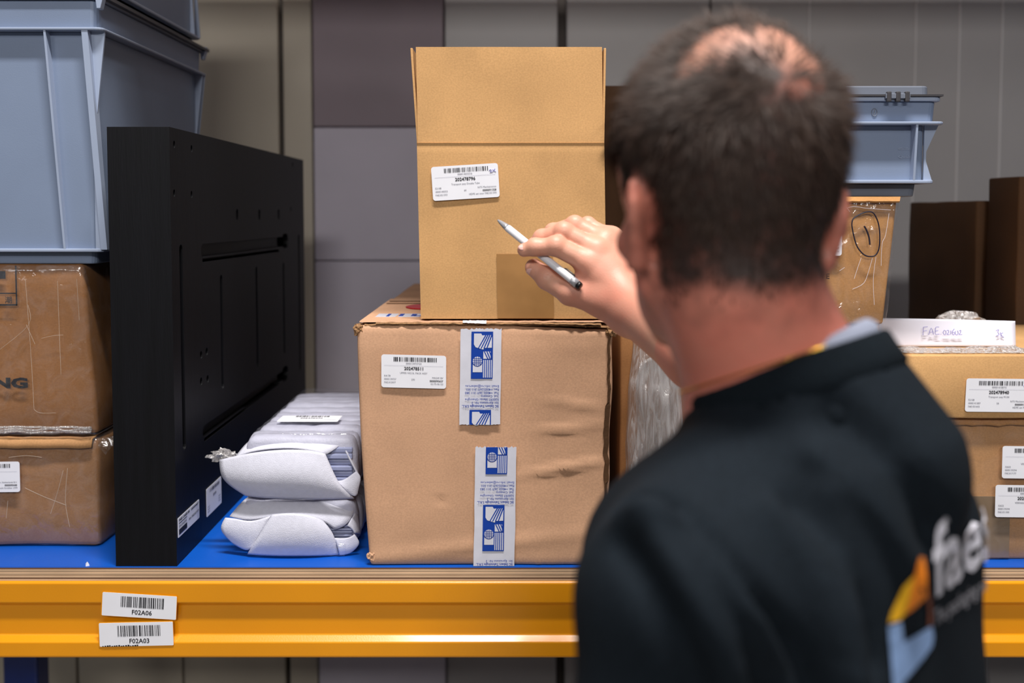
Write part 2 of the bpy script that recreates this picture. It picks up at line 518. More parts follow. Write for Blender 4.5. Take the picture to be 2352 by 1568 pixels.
# upper level, above the picture
ZU = 2.80
shelf_beam(BY, ZU - .022, 'yellow rack beam of the next level up, above the bins')
shelf_beam(1.095, ZU - .022, 'yellow rear rack beam of the next level up', -1)
b2 = thing('shelf_board', 'upper shelf board above the bins and the open carton', 'shelf', (.2, .55, ZU - .022))
MB().box(-1.235, 1.665, 0, 1.09, ZU - .022, ZU - .001).build('board_core', 'ply_light', b2)
MB().box(-1.235, 1.665, 0, 1.09, ZU - .001, ZU).build('blue_surface', 'blue_top', b2)
for x0 in (-1.2, -.36, .48):  # unseen pallets, added so their overhang shades the bins and cartons
    pa_ = thing('shade_pallet', ('left', 'middle', 'right')[int((x0 + 1.3) / .8)] + ' wooden pallet added on the upper shelf for its shade, out of view', 'pallet', (x0 + .4, .35, ZU))
    for k in range(7): MB().box(x0 + .012, x0 + .788, -.25 + k * .178, -.25 + k * .178 + .12, ZU + .123, ZU + .145).build('shade_deck_board', 'ply_light', pa_)
    for k in range(3): MB().box(x0 + .012 + k * .338, x0 + .112 + k * .338, -.25, .94, ZU + .101, ZU + .123).build('shade_stringer_board', 'ply_light', pa_)
    for k in range(3):
        for j in range(3): MB().box(x0 + .012 + k * .338, x0 + .112 + k * .338, -.25 + j * .52, -.10 + j * .52, ZU + .022, ZU + .101).build('block', 'ply_dark', pa_)
        MB().box(x0 + .012 + k * .338, x0 + .112 + k * .338, -.25, .94, ZU, ZU + .022).build('shade_bottom_board', 'ply_light', pa_)
sc_ = MB(); p = at(198, 1313, .006)
sc_.add([(p.x, .004, ZS), (p.x + .005, .007, ZS), (p.x + .003, .010, ZS + .002), (p.x + .002, .006, ZS + .007), (p.x - .002, .009, ZS + .003)], [[0, 1, 3], [1, 2, 3], [2, 4, 3], [4, 0, 3], [0, 4, 2, 1]])
tag(sc_.build('paper_scrap', 'paper'), 'tiny white paper scrap on the front edge of the blue shelf', 'scrap')

# ================================================================== cartons
def wob(seed, amp, scale, taper=None):
    off = Vector((seed * 3.1, seed * 1.7, seed * 5.3))
    def f(p, n):
        q = p.copy()
        if taper: q = taper(q)
        d = noise.noise(p * scale + off) * amp
        return q + n * d
    return f

def carton(label, x0, x1, y0, y1, z0, z1, mat, seed, amp=.002, r=.004, taper=None, step=.03, top='center', name='cardboard_carton', group=None):
    c = thing(name, label, 'carton', ((x0 + x1) / 2, (y0 + y1) / 2, z0), group)
    V, F = grid_box(x0, x1, y0, y1, z0, z1, step, r, wob(seed, amp, 9, taper))
    for q in V: q.z = min(max(q.z, z0 + .0003), z1)
    mk('box_body', V, F, mat, c, smooth=True)
    return c

# ---- left: two taped cartons under the grey bins
LY = .10
zL1, zL2 = 1.2245, 1.514
def tap_up(q):
    t = (q.z - zL1) / (zL2 - zL1)
    q.x -= .020 * t * max(0, (q.x + 1.12) / .436)
    return q
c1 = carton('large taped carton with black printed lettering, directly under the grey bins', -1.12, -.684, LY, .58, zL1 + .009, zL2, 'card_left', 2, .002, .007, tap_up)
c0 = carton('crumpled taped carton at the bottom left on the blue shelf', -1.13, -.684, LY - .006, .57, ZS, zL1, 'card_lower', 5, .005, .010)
y = LY - .0035
for c, zz0, zz1, sd, ins in ((c1, zL1 + .006, zL2 - .002, 3, .02), (c0, ZS + .003, zL1 + .004, 9, 0)):
    off = sd * 2.7
    def crumple(p, n, off=off):
        d = noise.noise(Vector((p.x * 30 + off, p.y * 30, p.z * 22))) * .0022 + noise.noise(Vector((p.x * 90, p.y * 90 + off, p.z * 60))) * .001
        q = p.copy()
        if c is c1: q = tap_up(q)
        return q + n * d
    V, F = grid_box(-1.13, -.679, LY - .011, .585, zz0, zz1, .012, .008, crumple)
    for q in V: q.z = min(max(q.z, (zL1 + .0088) if c is c1 else ZS + .0004), zL2 - .001 if c is c1 else zL1 + .004)
    mk('stretch_film', V, F, 'wrap', c, smooth=True)
# flap edge of the lower carton and ragged fold of film between the two
fe = MB()
xs = np.linspace(-1.12, -.690, 40)
top = [(x, .0025 * noise.noise(Vector((x * 40, 0, 1)))) for x in xs]
fe.add([(x, LY - .014 - .002 * noise.noise(Vector((x * 30, 2, 1))), zL1 - .012 + .6 * d_) for x, d_ in top] + [(x, LY - .010, zL1 + .001 + d_) for x, d_ in top] + [(x, LY + .03, zL1 + .002 + d_) for x, d_ in top],
       [[i, i + 1, 40 + i + 1, 40 + i] for i in range(39)] + [[40 + i, 41 + i, 81 + i, 80 + i] for i in range(39)])
fe.build('top_flap', 'card_right', c0, smooth=True, solid=.004)
fe = MB()
for k in range(3):
    pts = [(x, LY - .013 - .003 * noise.noise(Vector((x * 25, k, 3))), zL1 + .0145 + .004 * k + .003 * noise.noise(Vector((x * 35, k * 5, 7)))) for x in xs]
    fe.tube(pts, .0022, 5)
fe.build('rolled_film_edge', 'tape_white' if False else 'wrap_heavy', c1, smooth=True)
fe = MB()
e0 = Vector((-.685, LY, zL1))
fe.add([e0, e0 + Vector((.022, .004, -.012)), e0 + Vector((.012, .0, -.026)), e0 + Vector((.002, -.004, -.012)), e0 + Vector((.024, .01, .003)), e0 + Vector((.0, -.006, .004))], [[0, 1, 3], [1, 2, 3], [0, 4, 1], [0, 5, 4]])
fe.build('film_tail', 'wrap', c0)
# print on the upper left carton
fr_ = MB()
for pts in ([(64, 700), (66, 745), (0, 802)], [(60, 745), (80, 790)], [(95, 777), (120, 771), (145, 769)], [(58, 640), (64, 720), (72, 830), (78, 940)], [(132, 645), (136, 760), (140, 860)], [(78, 940), (92, 948), (128, 948)], [(176, 640), (182, 735)]):
    fr_.tube([at(u, v, LY - .0118) for u, v in smooth_path(pts, 4)], .00025, 4)
fr_.build('crease_glint', 'ridge_glint', c1)  # thin pale streaks painted as glints on the film folds
fr_ = MB()
for pts in ([(57, 1120), (100, 1140), (152, 1160)], [(145, 1080), (132, 1130), (116, 1180)], [(155, 1075), (150, 1150), (160, 1210)], [(18, 1150), (14, 1190)], [(96, 1050), (60, 1046), (20, 1050)]):
    fr_.tube([at(u, v, LY - .0172) for u, v in smooth_path(pts, 4)], .0003, 4)
fr_.build('crease_glint', 'ridge_glint', c0)  # same pale glint streaks on the lower carton's film
pr = MB(); R_, U_ = X_, Z_
o = at(64, 890, y - .0045)
put_text(pr, o, R_, U_, 'ING', 0, 0, .0155, 'r', bold=.055, width=.066, lift=0)
pr.build('name_print', 'ink', c1); pr = MB()
for (ua, va, ub, vb) in ((-60, 698, 40, 702), (34, 610, 40, 702), (-60, 672, 36, 675)):
    a, b = at(ua, va, y - .0045), at(ub, vb, y - .0045)
    put_rect(pr, Vector((0, y - .0045, 0)), R_, U_, min(a.x, b.x), max(a.x, b.x), min(a.z, b.z), max(a.z, b.z) + (0 if abs(va - vb) > 30 else 0), lift=0)
o = at(19, 695, y - .0045); put_text(pr, o, R_, U_, '\u6f6e', 0, 0, .0085, 'c', bold=.012, lift=0)
hx = at(-40, 655, y - .0045)
put_rect(pr, Vector((0, y - .0045, 0)), R_, U_, hx.x, at(16, 640, y).x, at(0, 640, y).z, at(0, 622, y).z, lift=0)
pr.build('symbol_print', 'ink', c1)
lc = at(-98, 1131, LY - .015)
parcel_label(c0, lc, Vector((1, 0, .012)), Z_, .1035, .0505, '202478004', '0000139440/4', 'SPARE CPM T4', ('K4178', '0000139440', 'FAE.016904'), '24', ('Net. Netherlands B.V.', '0000090440', 'Assets Scrubber CFM'), 21)

# ---- the big dented carton in the middle
BX0, BX1, BY0, BZ1 = -.2415, .1585, .008, 1.430
def big_t(q):
    t = (BZ1 - q.z) / (BZ1 - ZS)
    s = (q.x - BX0) / (BX1 - BX0)
    q.x += (.014 * t * t + .004 * t) * max(0, 1 - s * 2) - (.010 * t + .0012 * math.sin(t * 17)) * max(0, s * 2 - 1)
    return q
def big_d(p, n):
    q = big_t(p.copy())
    d = noise.noise(p * 7 + Vector((3, 1, 2))) * .003
    # crushed right edge and creases on the right half of the front
    if n.y < -.2 or p.y < BY0 + .02:
        rx = max(0, (p.x - .04) / .12)
        d += rx * (.002 * noise.noise(Vector((p.x * 30, 0, p.z * 14))) - .002)
        for (cx, cz, a, wx, wz) in ((.09, 1.262, .004, .05, .004), (.085, 1.20, .005, .06, .005), (-.115, 1.148, -.003, .008, .003), (.10, 1.30, .003, .04, .004), (-.06, ZS + .03, .003, .2, .01)):
            d += a * math.exp(-((p.x - cx) / wx) ** 2 - ((p.z - cz - .18 * (p.x - cx) * math.sin(cz * 90)) / wz) ** 2)
        for cx in (.045, .065, .128): d += .0012 * math.exp(-((p.x - cx) / .003) ** 2)
        d += .006 * max(0, (p.z - 1.39) / .04) * -.6
    if p.z > BZ1 - .04 and p.y < .10: q.z -= .008 * max(0, min(1, (p.x + .02) / .15)) * (p.z - BZ1 + .04) / .04
    return q + Vector((0, -1, 0)) * d if p.y < BY0 + .01 else q + n * d
bc = thing('cardboard_carton', 'big dented carton with two strips of blue and white tape', 'carton', ((BX0 + BX1) / 2, .21, ZS))
V, F = grid_box(BX0, BX1, BY0, .42, ZS, BZ1 - .006, .0075, .006, big_d)
for q in V: q.z = max(q.z, ZS + .0004)
mk('box_body', V, F, 'card_big', bc, smooth=True)
# torn top flaps: two ragged layers with a dark gap
def ragged(x0, x1, n, y, z, amp, seed):
    return [(x0 + (x1 - x0) * i / n, y + amp * noise.noise(Vector((i * .55, seed, 0))) + amp * .5 * noise.noise(Vector((i * 1.7, seed, 4))), z + amp * .35 * noise.noise(Vector((i * .4, seed, 9)))) for i in range(n + 1)]
def flap(name, x0, x1, yf, yb, z, t, amp, seed, mat, n=70, droop=0.0):
    a = ragged(x0, x1, n, yf, z, amp, seed)
    if droop: a = [(p[0], p[1], p[2] - droop * max(0, (p[0] - x1 + .16) / .16) ** 2) for p in a]
    b = [(p[0], yb, z) for p in a]
    N = n + 1
    vs = a + b + [(p[0], p[1] + .001, p[2] + t) for p in a] + [(p[0], p[1], p[2] + t) for p in b]
    fs = []
    for i in range(n):
        fs += [[i, i + 1, N + i + 1, N + i][::-1], [2 * N + i, 2 * N + i + 1, 3 * N + i + 1, 3 * N + i], [i, i + 1, 2 * N + i + 1, 2 * N + i]]
    return mk(name, vs, fs, mat, bc)
flap('torn_flap', BX0 + .012, BX1 - .006, BY0 + .003, .06, BZ1 - .0065, .0022, .0035, 1, 'card_raw', droop=.004)
flap('torn_flap', BX0 + .03, BX1 - .02, BY0 - .000, .06, BZ1 - .0038, .0018, .004, 5, 'card_raw', droop=.002)
flap('top_flap', BX0 + .004, BX1 - .004, BY0 + .006, .415, BZ1 - .0018, .0018, .0028, 8, 'card_big')
# crushed corners
def lump(name, c, r, mat, parent, seed, amp=.35, n=2, sq=(1, 1, 1)):
    bm = bmesh.new(); bmesh.ops.create_icosphere(bm, subdivisions=n, radius=1.0)
    vs = []
    for v in bm.verts:
        k = 1 + amp * noise.noise(v.co * 2.2 + Vector((seed, 0, 0))) + amp * .5 * noise.noise(v.co * 5 + Vector((seed, 3, 0)))
        vs.append(Vector(c) + Vector((v.co.x * r * sq[0], v.co.y * r * sq[1], v.co.z * r * sq[2])) * k)
    fs = [[v.index for v in f.verts] for f in bm.faces]
    bm.free()
    return mk(name, vs, fs, mat, parent)
for q, sd in ((Vector((BX0 + .003, BY0 + .006, BZ1 - .013)), 1), (Vector((BX1 - .004, BY0 + .005, BZ1 - .015)), 6), (Vector((BX0 + .022, BY0 + .004, ZS + .014)), 11)):
    lump('crushed_corner', q, .008, 'card_raw' if sd != 11 else 'card_big', bc, sd, .5, 3, (1, .8, 1.2))
# split right edge
sp = MB()
zz = np.linspace(ZS + .05, BZ1 - .02, 60)
pts = [big_t(Vector((BX1 - .006, 0, z))) + Vector((.003 * noise.noise(Vector((z * 60, 1, 0))), BY0 - .001, 0)) for z in zz]
wd = [.0015 + .0018 * abs(noise.noise(Vector((z * 45, 7, 0)))) + (.002 if 1.18 < z < 1.30 else 0) for z in zz]
for i in range(59):
    a, b = pts[i], pts[i + 1]
    sp.add([a - X_ * wd[i], a + X_ * wd[i] + Y_ * .002, b + X_ * wd[i + 1] + Y_ * .002, b - X_ * wd[i + 1]], [[0, 1, 2, 3]])
sp.build('split_edge', 'card_dark_shade', bc, solid=.0015)

def sebert_tape(parent, o, r, u, W, L, blocks, texts, seed, strip='tape_strip', tear_top=True, tear_bot=True):
    """white packing tape running down from o (top left), printed in blue; the writing stands on its head"""
    n = r.cross(u).normalized()
    R = random.Random(seed)
    k = 26
    tp = [(W * i / k, (R.uniform(-.0012, .0016) if tear_top else 0)) for i in range(k + 1)]
    bt = [(W * i / k, -L + (R.uniform(-.0016, .0012) if tear_bot else 0)) for i in range(k + 1)]
    M = max(4, int(L / .008))
    vs, fs = [], []
    for j in range(M + 1):
        for i in range(k + 1):
            t = j / M
            x = tp[i][0]; yv = tp[i][1] * (1 - t) + bt[i][1] * t
            e = .0007 * noise.noise(Vector((x * 60 + seed, yv * 35, seed)))
            vs.append(o + r * (x + .0012 * noise.noise(Vector((seed, yv * 20, 1)))) + u * yv + n * (.0010 + max(0, e)))
    for j in range(M):
        for i in range(k):
            q = j * (k + 1) + i
            fs.append([q, q + k + 1, q + k + 2, q + 1])
    s = mk(strip, vs, fs, 'tape_white', parent, smooth=True)
    P = o + n * .0022
    def poly(mb, pts, lift):
        mb.add([P + r * x + u * yv + n * lift for x, yv in pts], [list(range(len(pts)))[::-1]])
    for (bx, by, bw, bh, lo, hi) in blocks:
        blue, white = MB(), MB()                   # lo..hi: shown part of the emblem, 0 at top
        def B(a, b): return (bx + bw * a, by - bh * (b - lo))
        def clip(b): return min(max(b, lo), hi)
        def rp(mb, pts, lift):
            if min(q[1] for q in pts) >= hi or max(q[1] for q in pts) <= lo: return
            poly(mb, [B(a, clip(b)) for a, b in pts], lift)
        rp(blue, [(0, 0), (1, 0), (1, 1), (0, 1)], 0)
        # S shaped field, cut by slanting bars
        rp(white, [(.12, .04), (.45, .04), (.50, .08), (.92, .07), (.95, .12), (.95, .34), (.62, .345), (.55, .38), (.20, .33), (.12, .27)], .0003)
        for q in range(4):
            rp(blue, [(.30 + .13 * q, .355), (.35 + .13 * q, .355), (.70 + .09 * q, .07), (.64 + .09 * q, .07)], .0005)
        rp(white, [(.56, .42), (.90, .42), (.90, .575), (.56, .575)], .0003)
        for q in range(3):
            rp(blue, [(.58 + .12 * q, .42), (.63 + .12 * q, .42), (.80 + .1 * q, .575), (.75 + .1 * q, .575)], .0005)
        rp(white, [(.08, .62), (.52, .62), (.52, .86), (.08, .86)], .0003)
        for q in range(5):
            rp(white, [(.56 + .088 * q, .60), (.605 + .088 * q, .60), (.605 + .088 * q, .975), (.56 + .088 * q, .975)], .0003)
        if lo < .45 and hi > .75:
            cx, cy = .29, .625
            circ = lambda rr: [(cx + rr * math.cos(a * math.pi / 10), cy + rr * bw / bh * math.sin(a * math.pi / 10)) for a in range(20)]
            rp(blue, circ(.25), .0006); rp(white, circ(.215), .0008)
            for q in (-.12, -.04, .04, .12):
                h = math.sqrt(max(0, .215 ** 2 - q * q))
                rp(blue, [(cx + q - .012, cy - h * bw / bh), (cx + q + .012, cy - h * bw / bh), (cx + q + .012, cy + h * bw / bh), (cx + q - .012, cy + h * bw / bh)], .0010)
                rp(blue, [(cx - h, cy + (q - .012) * bw / bh), (cx + h, cy + (q - .012) * bw / bh), (cx + h, cy + (q + .012) * bw / bh), (cx - h, cy + (q + .012) * bw / bh)], .0010)
        blue.build('blue_emblem', 'tape_blue', s)
        white.build('emblem_white', 'tape_white', s)
    tx = MB()
    lines = ['SC Sebert Tehnologie S.R.L.', 'Str. Epresteto Nr. 3', '520097 Sfantu Gheorghe', 'Jud. Covasna', 'Tel: +40(0) 267/ 311 383', 'Fax: +40(0)267/ 311 501', 'Email: info.ro@sebert.eu']
    for (ty, n_first) in texts:                     # ty: baseline of the topmost line on its head (last in the list)
        for i, t in enumerate(lines[::-1][n_first:]):
            put_text(tx, P, -r, -u, t, -(W * .955), -(ty - i * .0052), .0036, 'l', bold=.02 if t.startswith('SC') else 0.004, lift=.0004, width=(.057 if t.startswith('SC') else None))
    if tx.v: tx.build('blue_address', 'tape_blue', s)
    return s
# the tape grows down the front; -r x -u keeps the same outward normal
def on_front(u, v, lift=.0035): return at(u, v, BY0 - lift)
a = on_front(1058, 755); b = on_front(1148, 980)
sebert_tape(bc, a, X_, (Z_ + Vector((.016, 0, 0))).normalized(), .0635, .150, [(.017, -.004, .0335, .0735, 0, 1), (.0155, -.1262, .0335, .0735, 0, .315)], [(-.0875, 0)], 3)
a = on_front(1092, 1026)
sebert_tape(bc, a, X_, (Z_ + Vector((.018, 0, 0))).normalized(), .064, .1885, [(.0165, -.0, .0335, .0735, .42, 1), (.0135, -.091, .0335, .0735, 0, 1)], [(-.0540, 0), (-.1785, 5)], 8, tear_bot=False)
tt = MB()
tp = [(-.02 + i * .004, .0018 * noise.noise(Vector((i * .9, 5, 0)))) for i in range(24)]
c = at(1048, 741, BY0 - .004)
tt.add([c + X_ * (.01 + i * .0028) + Z_ * (.001 * noise.noise(Vector((i * .8, 2, 0))) - i * .00012) for i in range(14)] + [c + X_ * (.01 + i * .0028) + Z_ * (.0030 + .0010 * noise.noise(Vector((i * 1.1, 8, 0)))) + Y_ * .004 for i in range(14)], [[i, i + 1, 15 + i, 14 + i] for i in range(13)])
tt.build('torn_tape_end', 'tape_white', bc, solid=.0006)
la = on_front(876, 889, .0036)
parcel_label(bc, la, Vector((1, 0, -.025)), Vector((.006, 0, 1)), .1005, .0515, '202478511', '0000139737/25', 'UPPER NICOL PACK ASSY', ('K4178', '0000139737', 'FAE.015977'), '250', ('MAG45 BV', '0000090657', 'G3.75-06 G2'), 5)
# tape and red seal on its top
tz = BZ1 + .0003
ts = MB().box(BX0 + .02, BX1 - .03, .075, .125, tz - .0004, tz).build('top_tape', 'tape_white', bc)
m = MB()
for x0, x1, y0, y1 in ((-.235 + .03, -.20, .08, .12), (-.185, -.178, .085, .12), (-.16, -.12, .085, .092), (-.165, -.157, .085, .118), (-.12, -.085, .108, .118)):
    m.box(x0, x1, y0, y1, tz, tz + .0003)
m.build('tape_print', 'tape_blue', ts)
m = MB(); k = 28
m.slab((-.147, .235, tz), X_, Y_, [(.042 * math.cos(2 * math.pi * i / k), .045 * math.sin(2 * math.pi * i / k)) for i in range(k)], .0020)
m.build('red_seal', 'red', bc, bevel=.0008)
m = MB()
for y0 in (.30, .345): m.box(BX0 + .01, BX1 - .01, y0, y0 + .004, tz - .0005, tz + .0012)
m.build('top_crease', 'card_dark_shade', bc)
c2 = carton('second carton standing in shade behind the big dented one', BX0 + .004, BX1 - .02, .43, .86, ZS, BZ1 - .002, 'card_big', 13, .002)

# ---- the open carton on top, flaps up
OX0, OX1, OY0, OY1, OZ0, OZ1 = -.1425, .1480, .020, .320, BZ1 + .0030, 1.702
oc = thing('open_carton', 'clean open carton with raised flaps, standing on the dented carton', 'carton', ((OX0 + OX1) / 2, .17, OZ0))
T = .0038
sh_ = .003
def lean(pv):                           # the box stands a hair askew
    t = (pv[2] - OZ0)
    return Vector((pv[0] - .018 * t, pv[1], pv[2]))
def wallpiece(name, x0, x1, y0, y1, z0, z1, mat='card_open', bev=.0012):
    mb = MB().box(x0, x1, y0, y1, z0, z1); mb.v = [lean(q) for q in mb.v]
    return mb.build(name, mat, oc, bevel=bev)
# front wall with a soft fold near its top
def front_sheet(name, z0, z1, xin, fold=None):
    nx, nz = 24, max(6, int((z1 - z0) / .004))
    vs, fs = [], []
    for s_ in (0, 1):
        for j in range(nz + 1):
            for i in range(nx + 1):
                x = OX0 + xin + (OX1 - OX0 - 2 * xin) * i / nx; z = z0 + (z1 - z0) * j / nz
                d = 0
                if fold: d = .0016 * math.exp(-((z - fold) / .0022) ** 2) - .0012 * math.exp(-((z - fold - .008) / .006) ** 2)
                d += .0012 * noise.noise(Vector((x * 9, z * 9, 4)))
                vs.append(lean((x, OY0 + d + T * s_, z)))
    N = (nx + 1) * (nz + 1)
    for j in range(nz):
        for i in range(nx):
            q = j * (nx + 1) + i
            fs.append([q, q + 1, q + nx + 2, q + nx + 1]); fs.append([N + q, N + q + nx + 1, N + q + nx + 2, N + q + 1])
    for j in range(nz):
        q = j * (nx + 1); p_ = q + nx
        fs += [[q, q + nx + 1, N + q + nx + 1, N + q], [p_, N + p_, N + p_ + nx + 1, p_ + nx + 1]]
    for i in range(nx):
        q = nz * (nx + 1) + i
        fs += [[q, q + 1, N + q + 1, N + q], [i, N + i, N + i + 1, i + 1]]
    return mk(name, vs, fs, 'card_open', oc, smooth=False)
fw = front_sheet('front_panel', OZ0, OZ1 + .0045, 0, OZ1 - .001)
ff = front_sheet('front_flap', OZ1 + .0045, 1.8535, .0018)
for o_ in (fw, ff):
    o_.data.polygons.foreach_set('use_smooth', [True] * len(o_.data.polygons)); 
    o_.data.set_sharp_from_angle(angle=math.radians(50))
wallpiece('side_panel', OX0, OX0 + T, OY0 + T, OY1, OZ0, OZ1)
wallpiece('side_panel', OX1 - T, OX1, OY0 + T, OY1, OZ0, OZ1)
wallpiece('back_panel', OX0 + T, OX1 - T, OY1 - T, OY1, OZ0, OZ1)
wallpiece('bottom_panel', OX0 + T, OX1 - T, OY0 + T, OY1 - T, OZ0, OZ0 + T)
wallpiece('back_flap', OX0 + .002, OX1 - .002, OY1 - T, OY1, OZ1 + .0005, 1.848)
for s_, x_, sp_ in ((-1, OX0, .0075), (1, OX1 - T, .0055)):
    z0, z1 = OZ1 + .0015, 1.8530
    lo = [(x_, OY0 + .001, z0), (x_ + T, OY0 + .001, z0), (x_ + T, OY1 - .006, z0), (x_, OY1 - .006, z0)]
    hi = [(x + s_ * sp_, y_ + (.006 if y_ < .1 else -.02), z1) for x, y_, z in lo]
    mb = MB().hexa(lo, hi); mb.v = [lean(q) for q in mb.v]
    mb.build('side_flap', 'card_open', oc, bevel=.0008)
# clear brown tape up the front, a strip of bare fluting at the left edge
a = at(1143, 583, OY0); b = at(1272, 735, OY0)
tb = MB(); nx, nz = 8, 10
for j in range(nz + 1):
    for i in range(nx + 1):
        x = a.x + .001 * math.sin(j) * .2 + (b.x - a.x) * i / nx; z = OZ0 + .001 + (a.z - OZ0 - .001) * j / nz
        tb.v.append(lean((x, OY0 - .0022, z)))
for j in range(nz):
    for i in range(nx):
        q = j * (nx + 1) + i; tb.f.append([q, q + 1, q + nx + 2, q + nx + 1])
tb.build('clear_tape', 'tape_brown', oc, solid=.0004)
la = at(995, 461.5, OY0 - .0028)
parcel_label(oc, la, Vector((1, 0, .062)), Vector((-.062, 0, 1)), .1035, .0525, '202478796', '0000140553/6', 'Transport assy Double Tube', ('E2108', '0000140553', 'FAE.021593'), '60', ('NTS Mechatronics', '0000091328', 'HDPE set voor FAE.021593'), 8,
             extra=[[(.865, .80), (.885, .825), (.90, .81), (.885, .76), (.875, .745), (.905, .75), (.915, .75)], [(.92, .82), (.935, .79), (.965, .75)], [(.955, .84), (.935, .79), (.92, .76)]])

# ================================================================== grey stacking bins
def stack_bin(label, x0, x1, y0, y1, z0, H, group=None, lid=False, fr=.018, collar=.045, ribs_x=(), ribs_y=(), lib=.012, name='stacking_bin'):
    """outer size is that of the flanges; the wall sits back between an upper and a lower flange joined by fins"""
    b = thing(name, label, 'storage bin', ((x0 + x1) / 2, (y0 + y1) / 2, z0), group)
    zl, zu, zt = z0 + .020, z0 + H - collar, z0 + H
    def ring(ins0, ins1, za, zb, nm, mat, bev=.002, rad=.012):
        # closed ring or block with rounded corners
        def loop(i, z):
            pts = rrect(x1 - x0 - 2 * i, y1 - y0 - 2 * i, rad)
            return [(x0 + i + p[0], y0 + i + p[1], z) for p in pts]
        lo, hi = loop(ins0, za), loop(ins1, zb)
        k = len(lo)
        return MB().add(lo + hi, [list(range(k))[::-1], list(range(k, 2 * k))] + [[i, (i + 1) % k, k + (i + 1) % k, k + i] for i in range(k)]).build(nm, mat, b, bevel=bev)
    ring(.032, .030, z0, zl, 'foot', 'bin_dark' if lid else 'bin')
    ring(.022, .018 if not lid else .022, zl, zu, 'wall', 'bin')
    ring(lib, lib, zl, zl + .0055, 'lower_flange', 'bin_light', .0015)
    ring(.0005, .0, zu, zu + .0045, 'upper_flange', 'bin_light', .0015)
    ring(.012, .010, zu + .004, zt - .007, 'collar', 'bin')
    rim = ring(.004, .004, zt - .007, zt, 'rim', 'bin_light' if lid else 'bin_dark', .0015)
    # fins: corner fins and the given ones, triangular above and below so the wall shows between
    def fin(px, py, dx, dy, wdt, gusset=False, slant=0.0):
        # dx, dy: outward direction of the face
        tx, ty = -dy, dx
        def P(out, t, z): return (px + dx * (out) + tx * t, py + dy * (out) + ty * t, z)
        a, c_ = -wdt / 2, wdt / 2
        prof = [(-.024, zl + .004), (-lib - .0005, zl + .004), (-.002, zu + .001), (-.024, zu + .001)]
        if gusset: prof = [(-.024, zl + .004), (-lib - .0005, zl + .004), (-.0205, zl + (zu - zl) * .38), (-.0205, zl + (zu - zl) * .55), (-.002, zu + .001), (-.024, zu + .001)]
        sl = lambda z: slant * (zu - z) / (zu - zl)
        A = [P(o_, a + sl(z), z) for o_, z in prof]; B_ = [P(o_, c_ + sl(z), z) for o_, z in prof]
        k = len(prof)
        MB().add(A + B_, [list(range(k)), list(range(k, 2 * k))[::-1]] + [[i, k + i, k + (i + 1) % k, (i + 1) % k] for i in range(k)]).build('fin', 'bin_light', b)
    for x in ribs_x:
        fin(x, y0, 0, -1, .0035 if x != ribs_x[-1] or lid else .010, slant=0 if lid else .020)
    for yy in ribs_y:
        fin(x1, yy, 1, 0, .0035, gusset=True)
    return b, rim, (zl, zu, zt)
BXR, BXL = -.6535, -1.0535
zb = 1.5145
bin1, rim1, zz = stack_bin('large grey-blue plastic bin standing on the taped cartons', BXL, BXR, .075, .625, zb, .431, ribs_x=(-1.03, -.96, -.747, -.683), ribs_y=(.092, .60, .615), group='grey plastic bins at the left', collar=.056)
bin2, rim2, zz2 = stack_bin('second grey-blue bin, cut off by the top of the picture', BXL, BXR, .085, .635, zb + .4315, .431, ribs_x=(-1.03, -.96, -.747, -.683), ribs_y=(.102, .585, .62), group='grey plastic bins at the left', collar=.056)
# catches at the corners of the lower rim, moulded stamp
for yy, s_ in ((.080, 1), (.612, 1)):
    c = Vector((BXR, yy, zb + .431))
    MB().add([c + Vector((-.012, -.004, .004)), c + Vector((.004, -.004, .004)), c + Vector((-.003, -.004, -.022)), c + Vector((-.009, -.004, -.022)), c + Vector((-.012, .010, .004)), c + Vector((.004, .010, .004)), c + Vector((-.003, .010, -.022)), c + Vector((-.009, .010, -.022))],
             [[3, 2, 1, 0], [4, 5, 6, 7], [0, 1, 5, 4], [1, 2, 6, 5], [2, 3, 7, 6], [3, 0, 4, 7]]).build('corner_catch', 'bin_light', bin1, bevel=.001)
MB().box(BXR - .004, BXR + .0035, .085, .63, zb + .427, zb + .4325).build('rim_lip', 'bin_catch', bin1)
st = MB(); c = at(153, 152, .075 + .0205)
k = 24
st.tube([c + Vector((.0102 * math.cos(2 * math.pi * i / k), -.0004, .0102 * math.sin(2 * math.pi * i / k))) for i in range(k + 1)], .0006, 5)
for a0 in (20, 80, 140, 200, 260, 320):
    q = [c + Vector((rr * math.cos(math.radians(a0 + da)), -.0004, rr * math.sin(math.radians(a0 + da)))) for rr, da in ((.009, 0), (.0045, 25), (.009, 45))]
    st.tube(q, .0006, 5)
st.build('moulded_stamp', 'bin_light', bin1)

zc = at(2000, 451, .03).z
bin3, rim3, z3 = stack_bin('small grey-blue bin with a lid on the carton with the circled mark', .268, .668, .012, .312, zc, .1535, lid=True, collar=.043, ribs_x=(.31, .625), ribs_y=(.035, .06, .27), lib=.010)
lid = MB()
def lp(i, z, r_=.012):
    return [(.268 + i + p_[0], .012 + i + p_[1], z) for p_ in rrect(.40 - 2 * i, .30 - 2 * i, r_)]
L0, L1 = lp(.018, z3[2]), lp(.0185, z3[2] + .018)
k = len(L0)
lid.add(L0 + L1, [list(range(k))[::-1], list(range(k, 2 * k))] + [[i, (i + 1) % k, k + (i + 1) % k, k + i] for i in range(k)])
ld = lid.build('lid', 'bin_dark', bin3, bevel=.002)
m_ = MB().box(.272, .664, .013, .311, z3[2], z3[2] + .003); m_.build('lid_edge', 'bin_catch', ld)
hx = at(2062, 228, .012)
for dx in (-.014, 0, .014):
    MB().box(hx.x + dx - .0035, hx.x + dx + .0035, .008, .016, z3[2] - .009, z3[2] + .007).build('clip_loop', 'bin_catch', ld, bevel=.0015)
